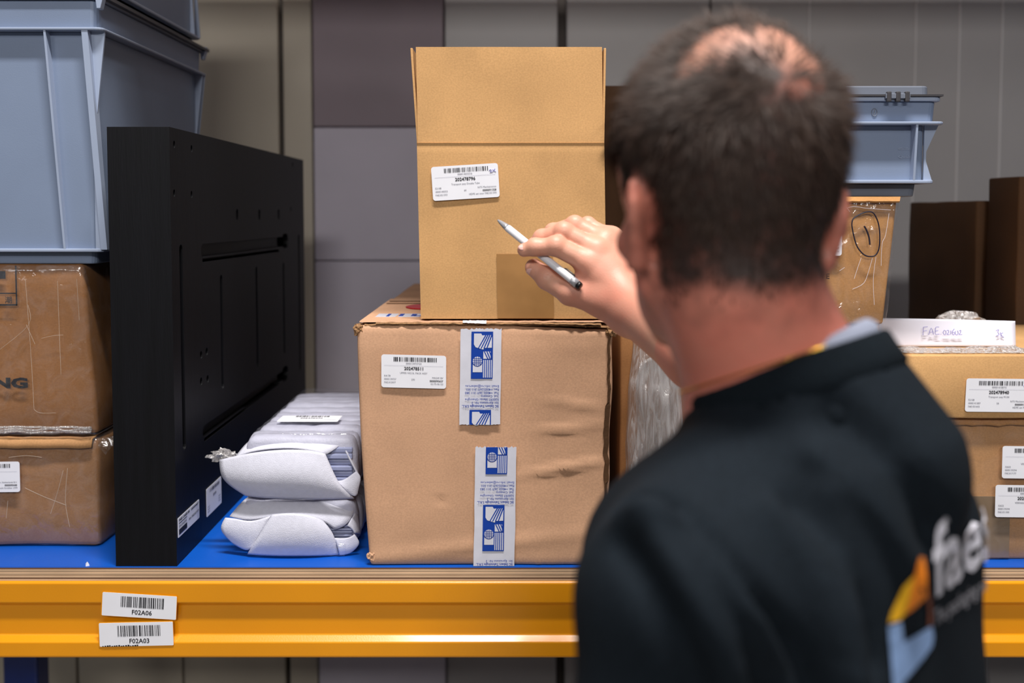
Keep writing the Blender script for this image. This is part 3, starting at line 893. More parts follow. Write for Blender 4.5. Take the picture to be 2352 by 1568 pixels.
MB().box(hx.x - .019, hx.x + .019, .0095, .018, z3[2] - .004, z3[2] + .004).build('clip_pin', 'bin_dark', ld, bevel=.001)
st = MB(); c = at(2008, 258, .012 + .011)
k = 20
st.tube([c + Vector((.0042 * math.cos(2 * math.pi * i / k), -.0004, .0058 * math.sin(2 * math.pi * i / k))) for i in range(k + 1)], .0006, 5)
st.tube([c + Vector((.0012, -.0005, .005)), c + Vector((-.001, -.0005, -.005))], .0006, 5)
st.build('moulded_stamp', 'bin_dark', bin3)
st = MB()
for i, t in enumerate(('400x300x170', 'Quality')):
    put_text(st, at(2063, 345 + i * 18, .012 + .0215), X_, Z_, t, 0, 0, .0045, 'l', width=.026 if i else .024)
st.build('moulded_mark', 'bin_light', bin3)

# ================================================================== the black slotted block
KX0, KX1, KY0, KY1 = at(245, 300, .004).x, at(388.5, 300, .004).x, .004, .985
kz1 = at(316, 291, KY0).z
kb = thing('plastic_block', 'tall black plastic block with slots, standing upright on the blue shelf', 'block', ((KX0 + KX1) / 2, .49, ZS))
def leanK(p): return p
bm = MB().box(KX0, KX1, KY0, KY1, ZS, kz1)
base_o = bm.build('block_body', 'hdpe', kb)
cut = MB()
def slot(ya, za, yb, zb_, hw, depth=.022, n=6):
    """stadium cutter in the plane X = KX1 between two points"""
    A, B_ = Vector((ya, za)), Vector((yb, zb_))
    d_ = (B_ - A); L = d_.length
    e = d_ / L if L > 1e-6 else Vector((0, 1))
    nrm = Vector((-e.y, e.x))
    pts = []
    for c_, a0 in ((B_, -90), (A, 90)):
        for i in range(n + 1):
            a = math.radians(a0 + 180 * i / n)
            p_ = c_ + (e * math.cos(a) + nrm * math.sin(a)) * hw
            pts.append((p_.x, p_.y))
    cut.slab((KX1 - depth, 0, 0), Y_, Z_, pts, depth + .01)
def S(u, v): 
    p_ = atX(u, v, KX1); return p_.y, p_.z
def vslot(u, va, vb, hw=.008):
    y0, za = S(u, va); _, zb_ = S(u, vb); slot(y0, za, y0, zb_, hw)
vslot(415.5, 572, 1028, .0075); vslot(508, 640, 886, .0075); vslot(589, 620, 838, .0075); vslot(651, 610, 806, .0075); vslot(686, 545, 846, .0075)
for (ua, va, ub, vb, hw) in ((466, 575, 655, 554, .011), (470, 990, 655, 858, .010)):
    y0, z0 = S(ua, va); y1, z1 = S(ub, vb); slot(y0, z0, y1, z1, hw, .012)
for (ua, va, ub, vb, hw) in ((466, 587, 640, 567, .003), (470, 999, 640, 872, .003)):
    y0, z0 = S(ua, va); y1, z1 = S(ub, vb); slot(y0, z0 - .008, y1, z1 - .008, hw, .030)
for u, v in ((655, 553), (655, 858)):
    y0, z0 = S(u, v); slot(y0 - .012, z0, y0 + .012, z0, .017, .045)
for u, v in ((400, 331), (440, 341), (400, 443), (440, 446), (672, 378), (668, 480)):
    y0, z0 = S(u, v); slot(y0, z0 - .0015, y0, z0 + .0015, .0042)
for u, v in ((545, 493), (596, 493), (640, 492)):
    y0, z0 = S(u, v); slot(y0, z0 - .004, y0, z0 + .004, .0075)
for u, v in ((462, 815), (475, 807), (462, 876), (477, 870)):
    y0, z0 = S(u, v); slot(y0, z0 - .001, y0, z0 + .001, .006, .006)
co = cut.build('cutter', 'hdpe_deep', kb)
md = base_o.modifiers.new('slots', 'BOOLEAN'); md.object = co; md.operation = 'DIFFERENCE'; md.solver = 'EXACT'; md.use_self = True
bpy.context.view_layer.update()
dg = bpy.context.evaluated_depsgraph_get()
nm = bpy.data.meshes.new_from_object(base_o.evaluated_get(dg))
base_o.modifiers.clear(); base_o.data = nm; nm.name = 'block_body'
bpy.data.objects.remove(co)
bv = base_o.modifiers.new('soft_edge', 'BEVEL'); bv.width = .0008; bv.segments = 2; bv.limit_method = 'ANGLE'; bv.angle_limit = math.radians(60)
# stickers on its side
def side_sticker(u0, v0, u1, v1, u2, v2, nm_):       # lower left, lower right, upper left
    a, b_, c_ = atX(u0, v0, KX1), atX(u1, v1, KX1), atX(u2, v2, KX1)
    r_ = Vector((0, 1, 0)); up = Z_
    W, H = (b_ - a).y, (c_ - a).z
    o_ = Vector((KX1 + .0004, a.y, a.z))
    s_ = MB().slab(o_, r_, up, rrect(W, H, .002), .0004).build(nm_, 'paper', kb)
    return s_, o_ + X_ * .0004, r_, up, W, H
s_, o_, r_, up, W, H = side_sticker(408, 1236, 457, 1192, 408, 1190, 'maker_sticker')
t = MB(); put_text(t, o_, r_, up, 'FAES CASES BV', W * .04, H * .80, H * .12, 'l', bold=.03, width=W * .5)
put_text(t, o_, r_, up, '00009407', W * .60, H * .80, H * .11, 'l', bold=.02, width=W * .36)
put_text(t, o_, r_, up, 'Art: FAE.021971', W * .48, H * .40, H * .12, 'l', bold=.01, width=W * .48)
put_rect(t, o_, r_, up, W * .04, W * .40, H * .68, H * .72); put_rect(t, o_, r_, up, W * .04, W * .40, H * .12, H * .40)
put_text(t, o_, r_, up, 'ENGINEERS', W * .05, H * .48, H * .12, 'l', width=W * .34)
t.build('sticker_print', 'ink', s_)
s_, o_, r_, up, W, H = side_sticker(474, 1188, 508, 1165, 474, 1123, 'parcel_sticker')
t = MB(); barcode(t, o_, r_, up, W * .2, W * .86, H * .80, H * .92, 31, 24)
t.build('barcode', 'ink_grey', s_); t = MB()
put_text(t, o_, r_, up, '202478', W * .52, H * .56, H * .09, bold=.02)
t.build('bold_number', 'ink_grey', s_); t = MB()
for i in range(3): put_text(t, o_, r_, up, '0000139', W * .06, H * (.30 - .09 * i), H * .05, 'l')
t.build('small_print', 'ink_grey', s_); t = MB()
for i in range(3): put_text(t, o_, r_, up, '0000090', W * .92, H * (.34 - .09 * i), H * .05, 'r')
t.build('small_print', 'ink_grey', s_)

# ================================================================== foam wrapped bundles
def sheet(name, rows, mat, parent, solid=.0025, sub=2):
    n = len(rows[0]); vs = [p for r_ in rows for p in r_]
    fs = [[j * n + i, j * n + i + 1, (j + 1) * n + i + 1, (j + 1) * n + i] for j in range(len(rows) - 1) for i in range(n - 1)]
    o_ = mk(name, vs, fs, mat, parent, smooth=True, solid=solid)
    if sub:
        o_.modifiers.clear()
        b_ = o_.modifiers.new('round', 'SUBSURF'); b_.levels = sub; b_.render_levels = sub; b_.boundary_smooth = 'PRESERVE_CORNERS'
        s_ = o_.modifiers.new('thickness', 'SOLIDIFY'); s_.thickness = solid; s_.offset = 0
    return o_
def fp(u, v, y): return at(u, v, y)
FX0, FX1, FY = -.448, -.2475, .055
zf0, zf1, zf2 = ZS + .001, ZS + .090, ZS + .192
def bundle(label, z0, z1, seed):
    b = thing('foam_bundle', label, 'foam bundle', ((FX0 + FX1) / 2, .3, z0), 'foam wrapped bundles')
    n = 11; y0, y1 = FY + .012, .50
    R = random.Random(seed)
    for i in range(n):
        a, c_ = y0 + (y1 - y0) * i / n, y0 + (y1 - y0) * (i + 1) / n
        dx, dz = R.uniform(-.004, .004), R.uniform(-.003, .002)
        ins = .008
        def dp(p, nn, i=i, dz=dz):
            q = p.copy()
            h = (p.z - (z0 + z1) / 2) / ((z1 - z0) / 2)
            cxx = (FX0 + FX1) / 2
            q.x = cxx + (p.x - cxx) * (1.0 - .10 * abs(h) ** 2.5)
            return q + nn * .0025 * noise.noise(p * 40 + Vector((i * 3, seed, 0)))
        V, F = grid_box(FX0 + ins + dx, FX1 - ins * .6 + dx * .3, a + .0008, c_ - .0008, z0 + .002, z1 - .004 + dz, .014, .010, dp)
        for q in V: q.z = min(max(q.z, z0 + .0003), z1)
        mk('foam_packet', V, F, 'foam_back', b, smooth=True)
    return b
fb0 = bundle('lower white foam-wrapped bundle of trays, lying on the blue shelf', zf0, zf1, 1)
fb1 = bundle('upper white foam-wrapped bundle of trays with a film-covered label', zf1 + .002, zf2, 2)
# trays showing at the open ends
for b, zc_, u0, u1, v0, v1 in ((fb1, 0, 745, 815, 1035, 1100), (fb0, 0, 765, 815, 1212, 1238)):
    p0, p1 = at(u0, v1, FY + .008), at(u1, v0, FY + .008)
    m = 6
    for i in range(m):
        za, zb_ = p0.z - .006 + (p1.z - p0.z + .012) * i / m, p0.z - .006 + (p1.z - p0.z + .012) * (i + 1) / m - .0012
        MB().box(p0.x - .02, p1.x - .004, FY + .006 + .003 * (i % 2), FY + .03, za, zb_).build('tray_edge', 'tray', b, bevel=.002)
# upper bundle: the big folded end flap and side folds
def zoomF(x, y): return 480 + x / 3.563, 880 + y / 3.563
def FP(x, y, yy):
    u_, v_ = zoomF(x, y); q = fp(u_, v_, FY + yy)
    q.z = max(q.z, ZS + .003); return q
sheet('end_flap', [
    [FP(88, 628, .004), FP(240, 590, -.006), FP(430, 556, -.010), FP(640, 540, -.012), FP(820, 546, -.010), FP(950, 575, -.004)],
    [FP(90, 690, -.002), FP(250, 680, -.014), FP(450, 660, -.020), FP(660, 650, -.022), FP(850, 650, -.018), FP(1000, 690, -.008)],
    [FP(105, 775, -.004), FP(260, 780, -.018), FP(460, 770, -.026), FP(680, 765, -.028), FP(880, 765, -.022), FP(1050, 800, -.010)],
    [FP(190, 850, -.002), FP(310, 860, -.014), FP(490, 860, -.020), FP(700, 860, -.022), FP(920, 860, -.018), FP(1110, 875, -.008)],
    [FP(300, 915, .006), FP(400, 930, -.002), FP(540, 938, -.006), FP(730, 945, -.006), FP(960, 948, -.004), FP(1190, 940, .000)]], 'foam', fb1)
sheet('side_fold', [
    [FP(1030, 800, -.004), FP(1100, 800, -.002), FP(1170, 745, .0), FP(1205, 720, .002)],
    [FP(1070, 825, -.006), FP(1130, 850, -.006), FP(1200, 800, -.004), FP(1252, 762, .000)],
    [FP(1110, 860, -.006), FP(1170, 890, -.006), FP(1200, 870, -.004), FP(1225, 840, .000)],
    [FP(1150, 900, -.004), FP(1190, 925, -.004), FP(1205, 915, -.002), FP(1212, 905, .000)]], 'foam', fb1)
sheet('top_fold', [
    [FP(215, 610, .012), FP(330, 560, .008), FP(560, 530, .004), FP(780, 535, .004), FP(950, 590, .002)],
    [FP(250, 560, .020), FP(370, 510, .016), FP(570, 490, .012), FP(790, 490, .012), FP(1040, 535, .006)],
    [FP(310, 490, .034), FP(420, 465, .032), FP(590, 455, .030), FP(800, 450, .030), FP(1090, 490, .018)],
    [FP(350, 465, .050), FP(450, 450, .050), FP(610, 440, .050), FP(820, 435, .050), FP(1060, 450, .045)]], 'foam', fb1)
sheet('side_wrap', [
    [FP(1090, 490, .018), FP(1120, 560, .006), FP(1185, 690, .002), FP(1215, 735, .004)],
    [FP(1115, 480, .030), FP(1160, 570, .020), FP(1212, 690, .014), FP(1225, 760, .014)],
    [FP(1150, 460, .050), FP(1185, 570, .045), FP(1216, 680, .04), FP(1222, 800, .04)]], 'foam', fb1)
# lower bundle
sheet('end_flap', [
    [FP(520, 1075, -.012), FP(620, 1062, -.016), FP(740, 1065, -.016), FP(860, 1090, -.014), FP(930, 1125, -.008)],
    [FP(460, 1160, -.016), FP(600, 1150, -.022), FP(740, 1150, -.022), FP(880, 1165, -.020), FP(985, 1185, -.010)],
    [FP(410, 1250, -.018), FP(570, 1255, -.026), FP(740, 1255, -.026), FP(900, 1255, -.022), FP(1025, 1250, -.010)],
    [FP(350, 1330, -.016), FP(540, 1345, -.022), FP(740, 1350, -.022), FP(910, 1350, -.018), FP(1045, 1330, -.008)],
    [FP(315, 1395, -.008), FP(520, 1430, -.012), FP(740, 1445, -.012), FP(920, 1435, -.010), FP(1060, 1410, -.004)]], 'foam', fb0)
sheet('side_fold', [
    [FP(135, 1100, .004), FP(230, 1105, -.002), FP(340, 1140, -.008), FP(505, 1085, -.010)],
    [FP(100, 1160, .000), FP(230, 1180, -.008), FP(350, 1200, -.014), FP(450, 1185, -.014)],
    [FP(98, 1215, .000), FP(220, 1270, -.008), FP(330, 1290, -.014), FP(405, 1265, -.014)],
    [FP(200, 1310, .002), FP(265, 1350, -.004), FP(320, 1370, -.010), FP(350, 1340, -.012)]], 'foam', fb0)
sheet('side_fold', [
    [FP(1025, 1265, -.008), FP(1100, 1270, -.006), FP(1150, 1262, -.004), FP(1190, 1235, .0)],
    [FP(1045, 1310, -.010), FP(1120, 1320, -.008), FP(1180, 1310, -.004), FP(1232, 1290, .0)],
    [FP(1060, 1370, -.010), FP(1120, 1370, -.008), FP(1180, 1355, -.004), FP(1225, 1325, .0)],
    [FP(1070, 1410, -.006), FP(1110, 1405, -.004), FP(1150, 1390, -.002), FP(1180, 1365, .0)]], 'foam', fb0)
sheet('top_fold', [
    [FP(170, 1090, .006), FP(340, 1135, -.004), FP(520, 1080, -.008), FP(740, 1075, -.010), FP(940, 1120, -.004), FP(1030, 1195, .0)],
    [FP(225, 1020, .014), FP(380, 1040, .004), FP(560, 1020, .0), FP(760, 1015, .0), FP(960, 1050, .002), FP(1120, 1170, .0)],
    [FP(290, 955, .024), FP(420, 965, .016), FP(590, 965, .014), FP(770, 965, .014), FP(980, 970, .014), FP(1180, 1080, .010)],
    [FP(330, 925, .034), FP(450, 935, .030), FP(610, 940, .028), FP(780, 940, .028), FP(1000, 930, .028), FP(1190, 1000, .024)]], 'foam', fb0)
sheet('side_wrap', [
    [FP(1130, 1168, .0), FP(1165, 1180, .0), FP(1195, 1225, .002)],
    [FP(1180, 1080, .010), FP(1205, 1130, .012), FP(1222, 1230, .014)],
    [FP(1205, 1040, .03), FP(1222, 1110, .03), FP(1235, 1230, .03)]], 'foam', fb0)
# film round the bundles, twisted tail, label under film
for b, z0, z1, sd in ((fb0, zf0, zf0 + .022, 3), (fb1, zf2 - .03, zf2 + .001, 6)):
    def cr(p, n, sd=sd): return p + n * (.0022 * noise.noise(p * 60 + Vector((sd, 0, 0))))
    V, F = grid_box(FX0 + .02, FX1 - .018, FY - .012 if sd == 3 else FY + .03, .505, z0, z1, .011, .006, cr)
    for q in V: q.z = max(q.z, ZS + .0004)
    mk('stretch_film', V, F, 'wrap', b, smooth=True)
lump('film_tail', FP(120, 590, .02), .009, 'wrap_heavy', fb1, 9, .8, 3, (2.2, .8, 1.0))
lc = Vector((-.405, .165, zf2 + .0025))
lb = MB().slab(lc, X_, Y_, rrect(.105, .050, .003), .0004).build('covered_label', 'paper', fb1)
t = MB(); o_ = lc + Z_ * .0005
barcode(t, o_, X_, Y_, .025, .085, .037, .046, 12, 24); put_text(t, o_, X_, Y_, '202478430', .055, .024, .006, bold=.02); put_text(t, o_, X_, Y_, '0000090440', .10, .010, .003, 'r')
t.build('label_print', 'ink', lb)

# ================================================================== things at the right
AX0, AX1 = .170, .585
ca = carton('film-wrapped carton in the gap right of the dented carton, behind the man', AX0 + .004, AX1, .06, .46, ZS, 1.420, 'card_left', 17, .002)
def heavy(p, n):
    d = .006 * noise.noise(Vector((p.x * 16, p.y * 16, p.z * 9))) + .003 * noise.noise(Vector((p.x * 60, p.y * 50, p.z * 20)))
    q = p + n * d
    if p.y < .08:
        t = (p.z - ZS) / .37
        bulge = math.exp(-((t - .55) / .33) ** 2)
        q.y -= .018 * bulge
        if p.x < .25: q.x -= .018 * (1 - t) * max(0, 1 - (p.x - AX0) / .06) - .012
    return q
V, F = grid_box(AX0 + .010, AX1 - .003, .048, .455, ZS + .002, 1.4215, .012, .014, heavy)
for q in V: q.z = min(max(q.z, ZS + .0005), 1.4218)
mk('stretch_film', V, F, 'wrap_heavy', ca, smooth=True)
# crumpled fold of film hanging on its front
rows = []
for j in range(11):
    t = j / 10
    v_ = 835 + 300 * t
    ul = 1470 - 22 * t - 6 * math.sin(t * 9); ur = 1560 + 20 * t
    rows.append([at(ul + (ur - ul) * i / 8, v_ - (20 if j == 0 else 0) * math.sin(i / 8 * math.pi), .026 + .010 * noise.noise(Vector((i * .9, j * .5, 2))) - .012 * math.sin(i / 8 * math.pi)) for i in range(9)])
sheet('crumpled_film', rows, 'wrap_heavy', ca, solid=.0005)

# marked carton above it, leaning edges
MZ0, MZ1 = 1.4225, zc - .0025
def mk_t(q):
    t = (MZ1 - q.z) / (MZ1 - MZ0)
    q.x -= .018 * t * max(0, (q.x - .285) / .318)
    return q
cm = carton('film-taped carton marked with a circled stroke, beneath the small lidded bin', .285, .603, .03, .33, MZ0, MZ1, 'card_marked', 19, .002, .005, mk_t)
V, F = grid_box(.280, .607, .024, .335, MZ0 + .002, MZ1 - .001, .011, .007, lambda p, n: mk_t(p.copy()) + n * (.0022 * noise.noise(Vector((p.x * 50, p.y * 50, p.z * 22))) + .001 * noise.noise(p * 120)))
for q in V: q.z = min(max(q.z, MZ0 + .0005), MZ1)
mk('stretch_film', V, F, 'wrap_crisp', cm, smooth=True)
flp = [(.285 + i * .0053, .0022 * noise.noise(Vector((i * .7, 3, 1)))) for i in range(61)]
mk('torn_flap', [(x, .022 + d_, MZ1 - .006 + d_ * .6) for x, d_ in flp] + [(x + (.004 if i > 50 else 0), .030, MZ1 + .001) for i, (x, d_) in enumerate(flp)], [[i, i + 1, 62 + i, 61 + i] for i in range(60)], 'card_marked', cm, solid=.003)
mkx = MB(); yk = .0195
cp = [(1957, 510), (1962, 500), (1985, 488), (2003, 487), (2013, 500), (2019, 520), (2021, 545), (2019, 570), (2012, 585), (2000, 589), (1985, 585), (1970, 568), (1962, 545), (1957, 520), (1957, 510)]
mkx.tube([at(u, v, yk) for u, v in smooth_path(cp)], .0011, 6)
mkx.tube([at(u, v, yk) for u, v in smooth_path([(1985, 519), (1991, 530), (1996, 545), (1998, 562)])], .0013, 6)
mkx.build('marker_drawing', 'marker', cm)
parcel_label(cm, at(1785, 587, .0195), X_, Z_, .1005, .0515, '202478611', '0000139811/2', 'SPRINGBLOCK ASSY', ('K4178', '0000139811', 'FAE.016011'), '40', ('MAG45 BV', '0000090657', 'Springblock'), 14)
fr_ = MB()
for pts in ([(1935, 482), (1960, 474), (1990, 478), (2046, 482)], [(2042, 490), (2034, 540), (2026, 560), (2024, 610)], [(1978, 592), (1970, 615), (1962, 640)], [(2004, 592), (1996, 620), (1984, 650), (1958, 664)], [(1928, 622), (1940, 614)], [(2012, 590), (2006, 640), (2008, 700)], [(1940, 470), (1952, 486)]):
    fr_.tube([at(u, v, .0185) for u, v in smooth_path(pts, 4)], .00035, 4)
fr_.build('crease_glint', 'film_glint', cm)  # bright streaks laid on as glints of the crumpled film
t = MB(); put_text(t, at(1905, 640, .0195), X_, Z_, 'E', 0, 0, .008, 'r', bold=.03); t.build('carton_print', 'ink', cm)

# label cartons lower right
RX0, RX1 = .592, 1.045
zR1, zR2 = at(2290, 960, .035).z, at(2290, 815, .02).z
cb = carton('bottom right carton with two parcel labels, under the carton labelled 202478940', RX0, RX1, .035, .45, ZS, zR1, 'card_right', 23, .003, .005)
V, F = grid_box(RX0 - .003, RX1 + .003, .028, .455, ZS + .001, zR1 + .001, .012, .006, lambda p, n: p + n * (.0022 * noise.noise(Vector((p.x * 45, p.y * 50, p.z * 18))) + .001 * noise.noise(p * 110)))
for q in V: q.z = min(max(q.z, ZS + .0005), zR1 + .0015)
mk('stretch_film', V, F, 'wrap_soft', cb, smooth=True)
bt_ = at(2230, 1140, .033)
MB().box(RX0 + .002, at(2322, 1200, .03).x, .0335, .0355, ZS + .004, bt_.z).build('brown_tape', 'tape_dull', cb)
mk('torn_flap', [(RX0 + .01 + i * .0105, .027 + .003 * noise.noise(Vector((i * .8, 9, 1))), zR1 - .009 + .003 * noise.noise(Vector((i * .6, 4, 1)))) for i in range(42)] + [(RX0 + .01 + i * .0105, .040, zR1 + .001) for i in range(42)], [[i, i + 1, 43 + i, 42 + i] for i in range(41)], 'card_right', cb, solid=.003)
for (u0, v0, sd, sub, fae) in ((2301, 1098, 41, 'VERPAKKING ASSY PRISM', 'FAE.017177'), (2285, 1187, 43, 'VERPAKKING SET LENS', 'FAE.021300')):
    parcel_label(cb, at(u0, v0, .0235), Vector((1, 0, -.012)), Z_, .1005, .0515, '202478288', '0000139294/2', sub, ('32622', '0000139294', fae), '50', ('MAG45 BV', '0000090657', 'Springbox'), sd)
ct = carton('low clean carton with the parcel label 202478940, lower right', RX0, RX1 + .01, .02, .44, zR1 + .0025, zR2, 'card_open', 29, .0012, .003)
parcel_label(ct, at(2216, 945, .0165), Vector((1, 0, -.010)), Vector((.03, 0, 1)), .1035, .0525, '202478940', '0000141087/5', 'Transport assy M104', ('E2108', '0000141087', 'FAE.021602'), '50', ('NTS Mechatronics', '0000091717', 'HDPE set M104'), 47,
             extra=[[(.865, .80), (.885, .825), (.90, .81), (.885, .76), (.875, .745), (.905, .75), (.915, .75)]])
# crumpled film on its top
vs = []; nx, ny = 60, 10
for j in range(ny + 1):
    for i in range(nx + 1):
        x = RX0 + .02 + (RX1 - RX0 - .03) * i / nx; yy = .03 + .06 * j / ny
        h = .006 + .007 * noise.noise(Vector((x * 30, yy * 30, 0))) + .003 * noise.noise(Vector((x * 90, yy * 70, 3)))
        vs.append((x, yy, zR2 + max(.0015, h * math.sin(math.pi * min(1, (j + .6) / ny)))))
mk('top_film', vs, [[j * (nx + 1) + i, j * (nx + 1) + i + 1, (j + 1) * (nx + 1) + i + 1, (j + 1) * (nx + 1) + i] for j in range(ny) for i in range(nx)], 'wrap_heavy', ct, smooth=True, solid=.0004)
# handwritten sheet standing on it
yp = .105
pa, pb = at(2024, 732, yp), at(2341, 739, yp); zpb = zR2 + .0012
nt_ = thing('paper_note', 'white handwritten sheet standing on the low carton, lower right', 'paper', ((pa.x + pb.x) / 2, yp, zpb))
rows = []
for j in range(7):
    t = j / 6
    rows.append([Vector((pa.x + (pb.x - .004 * (1 - t) - pa.x) * i / 12, yp + .006 * math.sin(i / 12 * 3.0) + .012 * t, zpb + ((pa.z + (pb.z - pa.z) * i / 12) - zpb) * t)) for i in range(13)])
sheet('sheet', rows, 'paper_note', nt_, solid=.0004, sub=1)
hw = MB(); yh = yp + .0035
def scribble(pts, rad=.0006): hw.tube([at(u, v, yh) for u, v in smooth_path(pts, 3)], rad, 5)
for pts in ([(2120, 770), (2121, 751)], [(2121, 751), (2131, 750)], [(2121, 760), (2129, 759)], [(2133, 769), (2139, 753), (2144, 768)], [(2135, 763), (2144, 762)], [(2148, 768), (2149, 752), (2157, 751)], [(2149, 760), (2155, 759)], [(2149, 768), (2158, 767)],
            [(2160, 768), (2161, 767)], [(2166, 764), (2169, 758), (2173, 763), (2170, 769), (2166, 764)], [(2174, 760), (2178, 758), (2179, 763), (2175, 768), (2181, 768)], [(2184, 759), (2184, 768)], [(2192, 755), (2187, 763), (2190, 769), (2194, 764), (2188, 763)], [(2195, 760), (2194, 766), (2198, 769), (2201, 765), (2199, 759)], [(2203, 760), (2207, 758), (2206, 764), (2203, 768), (2210, 768)],
            None, [(2288, 759), (2294, 757), (2292, 763), (2295, 768), (2289, 771)], [(2298, 763), (2300, 773)], [(2304, 764), (2299, 768), (2306, 775)]):
    if pts is None: hw.build('handwriting', 'pen_ink', nt_); hw = MB(); continue
    scribble(pts)
hw.build('handwriting', 'pen_ink', nt_)
pl = at(2200, 735, .20)
lump('plastic_bag', (pl.x + .012, .22, zR2 + .027), .022, 'wrap_heavy', None, 3, .45, 3, (1.9, .9, .95))
tag(bpy.data.objects['plastic_bag'], 'crumpled clear plastic bag peeking over the handwritten sheet', 'plastic bag')
# cartons at the back right, their shade put into the card colour
xa = at(2240, 600, .62).x
carton('shaded carton standing behind, left of the taller dark carton', xa, xa + .34, .62, .98, ZS, at(2240, 461, .62).z, 'card_dark_shade', 31, .003)
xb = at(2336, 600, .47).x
cd_ = carton('tall dark carton with a red strap, cut by the right edge', xb, xb + .40, .47, .60, ZS, at(2340, 404, .47).z, 'card_dark_shade', 37, .003)
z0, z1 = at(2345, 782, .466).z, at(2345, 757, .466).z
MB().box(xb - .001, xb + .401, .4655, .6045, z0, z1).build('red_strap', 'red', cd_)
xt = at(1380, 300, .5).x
carton('brown carton far back, a sliver between open carton and head', xt, xt + .34, .50, .80, ZS, at(1400, 196, .5).z, 'card_dark_shade', 41, .002)

# ================================================================== the man, seen from behind
def A(v): return np.array(v, dtype=np.float32)
def rcone(P, a, b, r1, r2):
    a, b = A(a), A(b); ba = b - a; pa = P - a
    t = np.clip(pa @ ba / float(ba @ ba), 0, 1)
    return np.linalg.norm(pa - t[:, None] * ba, axis=1) - (r1 + (r2 - r1) * t)
def ell(P, c, rad, axes=None):
    q = P - A(c)
    if axes is not None: q = q @ A(axes).T
    r = A(rad)
    k0 = np.linalg.norm(q / r, axis=1); k1 = np.linalg.norm(q / (r * r), axis=1) + 1e-9
    return k0 * (k0 - 1) / k1
def smin(a, b, k):
    h = np.clip(.5 + .5 * (b - a) / k, 0, 1)
    return b + (a - b) * h - k * h * (1 - h)
def smax(a, b, k): return -smin(-a, -b, k)

def mesh_sdf(fn, lo, hi, h, B=20):
    lo, hi = A(lo), A(hi)
    n = np.ceil((hi - lo) / h).astype(int) + 1
    f = np.ones(tuple(n), dtype=np.float32)
    rad = h * B * .87 * 1.35
    for i in range(0, n[0], B):
        for j in range(0, n[1], B):
            for k in range(0, n[2], B):
                e = [min(B, n[0] - i), min(B, n[1] - j), min(B, n[2] - k)]
                c = lo + h * (A([i, j, k]) + A(e) / 2)
                d = float(fn(c[None, :])[0])
                if abs(d) > rad:
                    f[i:i + B, j:j + B, k:k + B] = math.copysign(1, d); continue
                g = np.stack(np.meshgrid(*[lo[q] + h * (np.arange(e[q]) + s) for q, s in zip(range(3), (i, j, k))], indexing='ij'), -1).astype(np.float32)
                f[i:i + B, j:j + B, k:k + B] = fn(g.reshape(-1, 3)).reshape(e)
    # surface nets
    s = f < 0
    nc = n - 1
    cs = np.zeros(tuple(nc), dtype=np.int8)
    for a in (0, 1):
        for b in (0, 1):
            for c in (0, 1):
                cs += s[a:nc[0] + a, b:nc[1] + b, c:nc[2] + c]
    act = (cs > 0) & (cs < 8)
    I = np.argwhere(act)
    acc = np.zeros((len(I), 3), dtype=np.float64); cnt = np.zeros(len(I))
    corners = [(0, 0, 0), (1, 0, 0), (0, 1, 0), (1, 1, 0), (0, 0, 1), (1, 0, 1), (0, 1, 1), (1, 1, 1)]
    for p in range(8):
        for ax in range(3):
            if corners[p][ax]: continue
            q = list(corners[p]); q[ax] = 1
            fa = f[I[:, 0] + corners[p][0], I[:, 1] + corners[p][1], I[:, 2] + corners[p][2]]
            fb = f[I[:, 0] + q[0], I[:, 1] + q[1], I[:, 2] + q[2]]
            m = (fa < 0) != (fb < 0)
            t = np.where(m, fa / np.where(m, fa - fb, 1), 0)
            pt = np.tile(A(corners[p]).astype(np.float64), (len(I), 1)); pt[:, ax] += t
            acc[m] += pt[m]; cnt[m] += 1
    V = lo + h * (I + acc / cnt[:, None])
    vid = -np.ones(tuple(nc), dtype=np.int64); vid[act] = np.arange(len(I))
    F = []
    for ax in range(3):
        b, c = (ax + 1) % 3, (ax + 2) % 3
        sl0 = [slice(None)] * 3; sl1 = [slice(None)] * 3
        sl0[ax] = slice(0, -1); sl1[ax] = slice(1, None)
        for q in (b, c):
            sl0[q] = slice(1, -1); sl1[q] = slice(1, -1)
        s0, s1 = s[tuple(sl0)], s[tuple(sl1)]
        E = np.argwhere(s0 != s1)
        flip = s1[tuple(E.T)]
        E[:, b] += 1; E[:, c] += 1
        def g(db, dc):
            k = E.copy(); k[:, b] -= db; k[:, c] -= dc
            return vid[k[:, 0], k[:, 1], k[:, 2]]
        quad = np.stack([g(1, 1), g(0, 1), g(0, 0), g(1, 0)], 1)
        quad[flip] = quad[flip][:, ::-1]
        F.append(quad)
    return V, np.concatenate(F)

def np_obj(name, V, F, mat, parent, smooth=True):
    base = np.array(root_of(parent).location) if parent else np.zeros(3)
    me = bpy.data.meshes.new(name)
    me.vertices.add(len(V)); me.vertices.foreach_set('co', (V - base).astype(np.float32).ravel())
    k = F.shape[1]
    me.loops.add(len(F) * k); me.loops.foreach_set('vertex_index', F.ravel().astype(np.int32))
    me.polygons.add(len(F)); me.polygons.foreach_set('loop_start', (np.arange(len(F)) * k).astype(np.int32))
    me.polygons.foreach_set('loop_total', np.full(len(F), k, dtype=np.int32)) if False else None
    me.update(calc_edges=True); me.validate()
    if smooth: me.polygons.foreach_set('use_smooth', [True] * len(me.polygons))
    me.materials.append(MAT[mat])
    o = bpy.data.objects.new(name, me); COL.objects.link(o)
    if parent: o.parent = parent
    return o

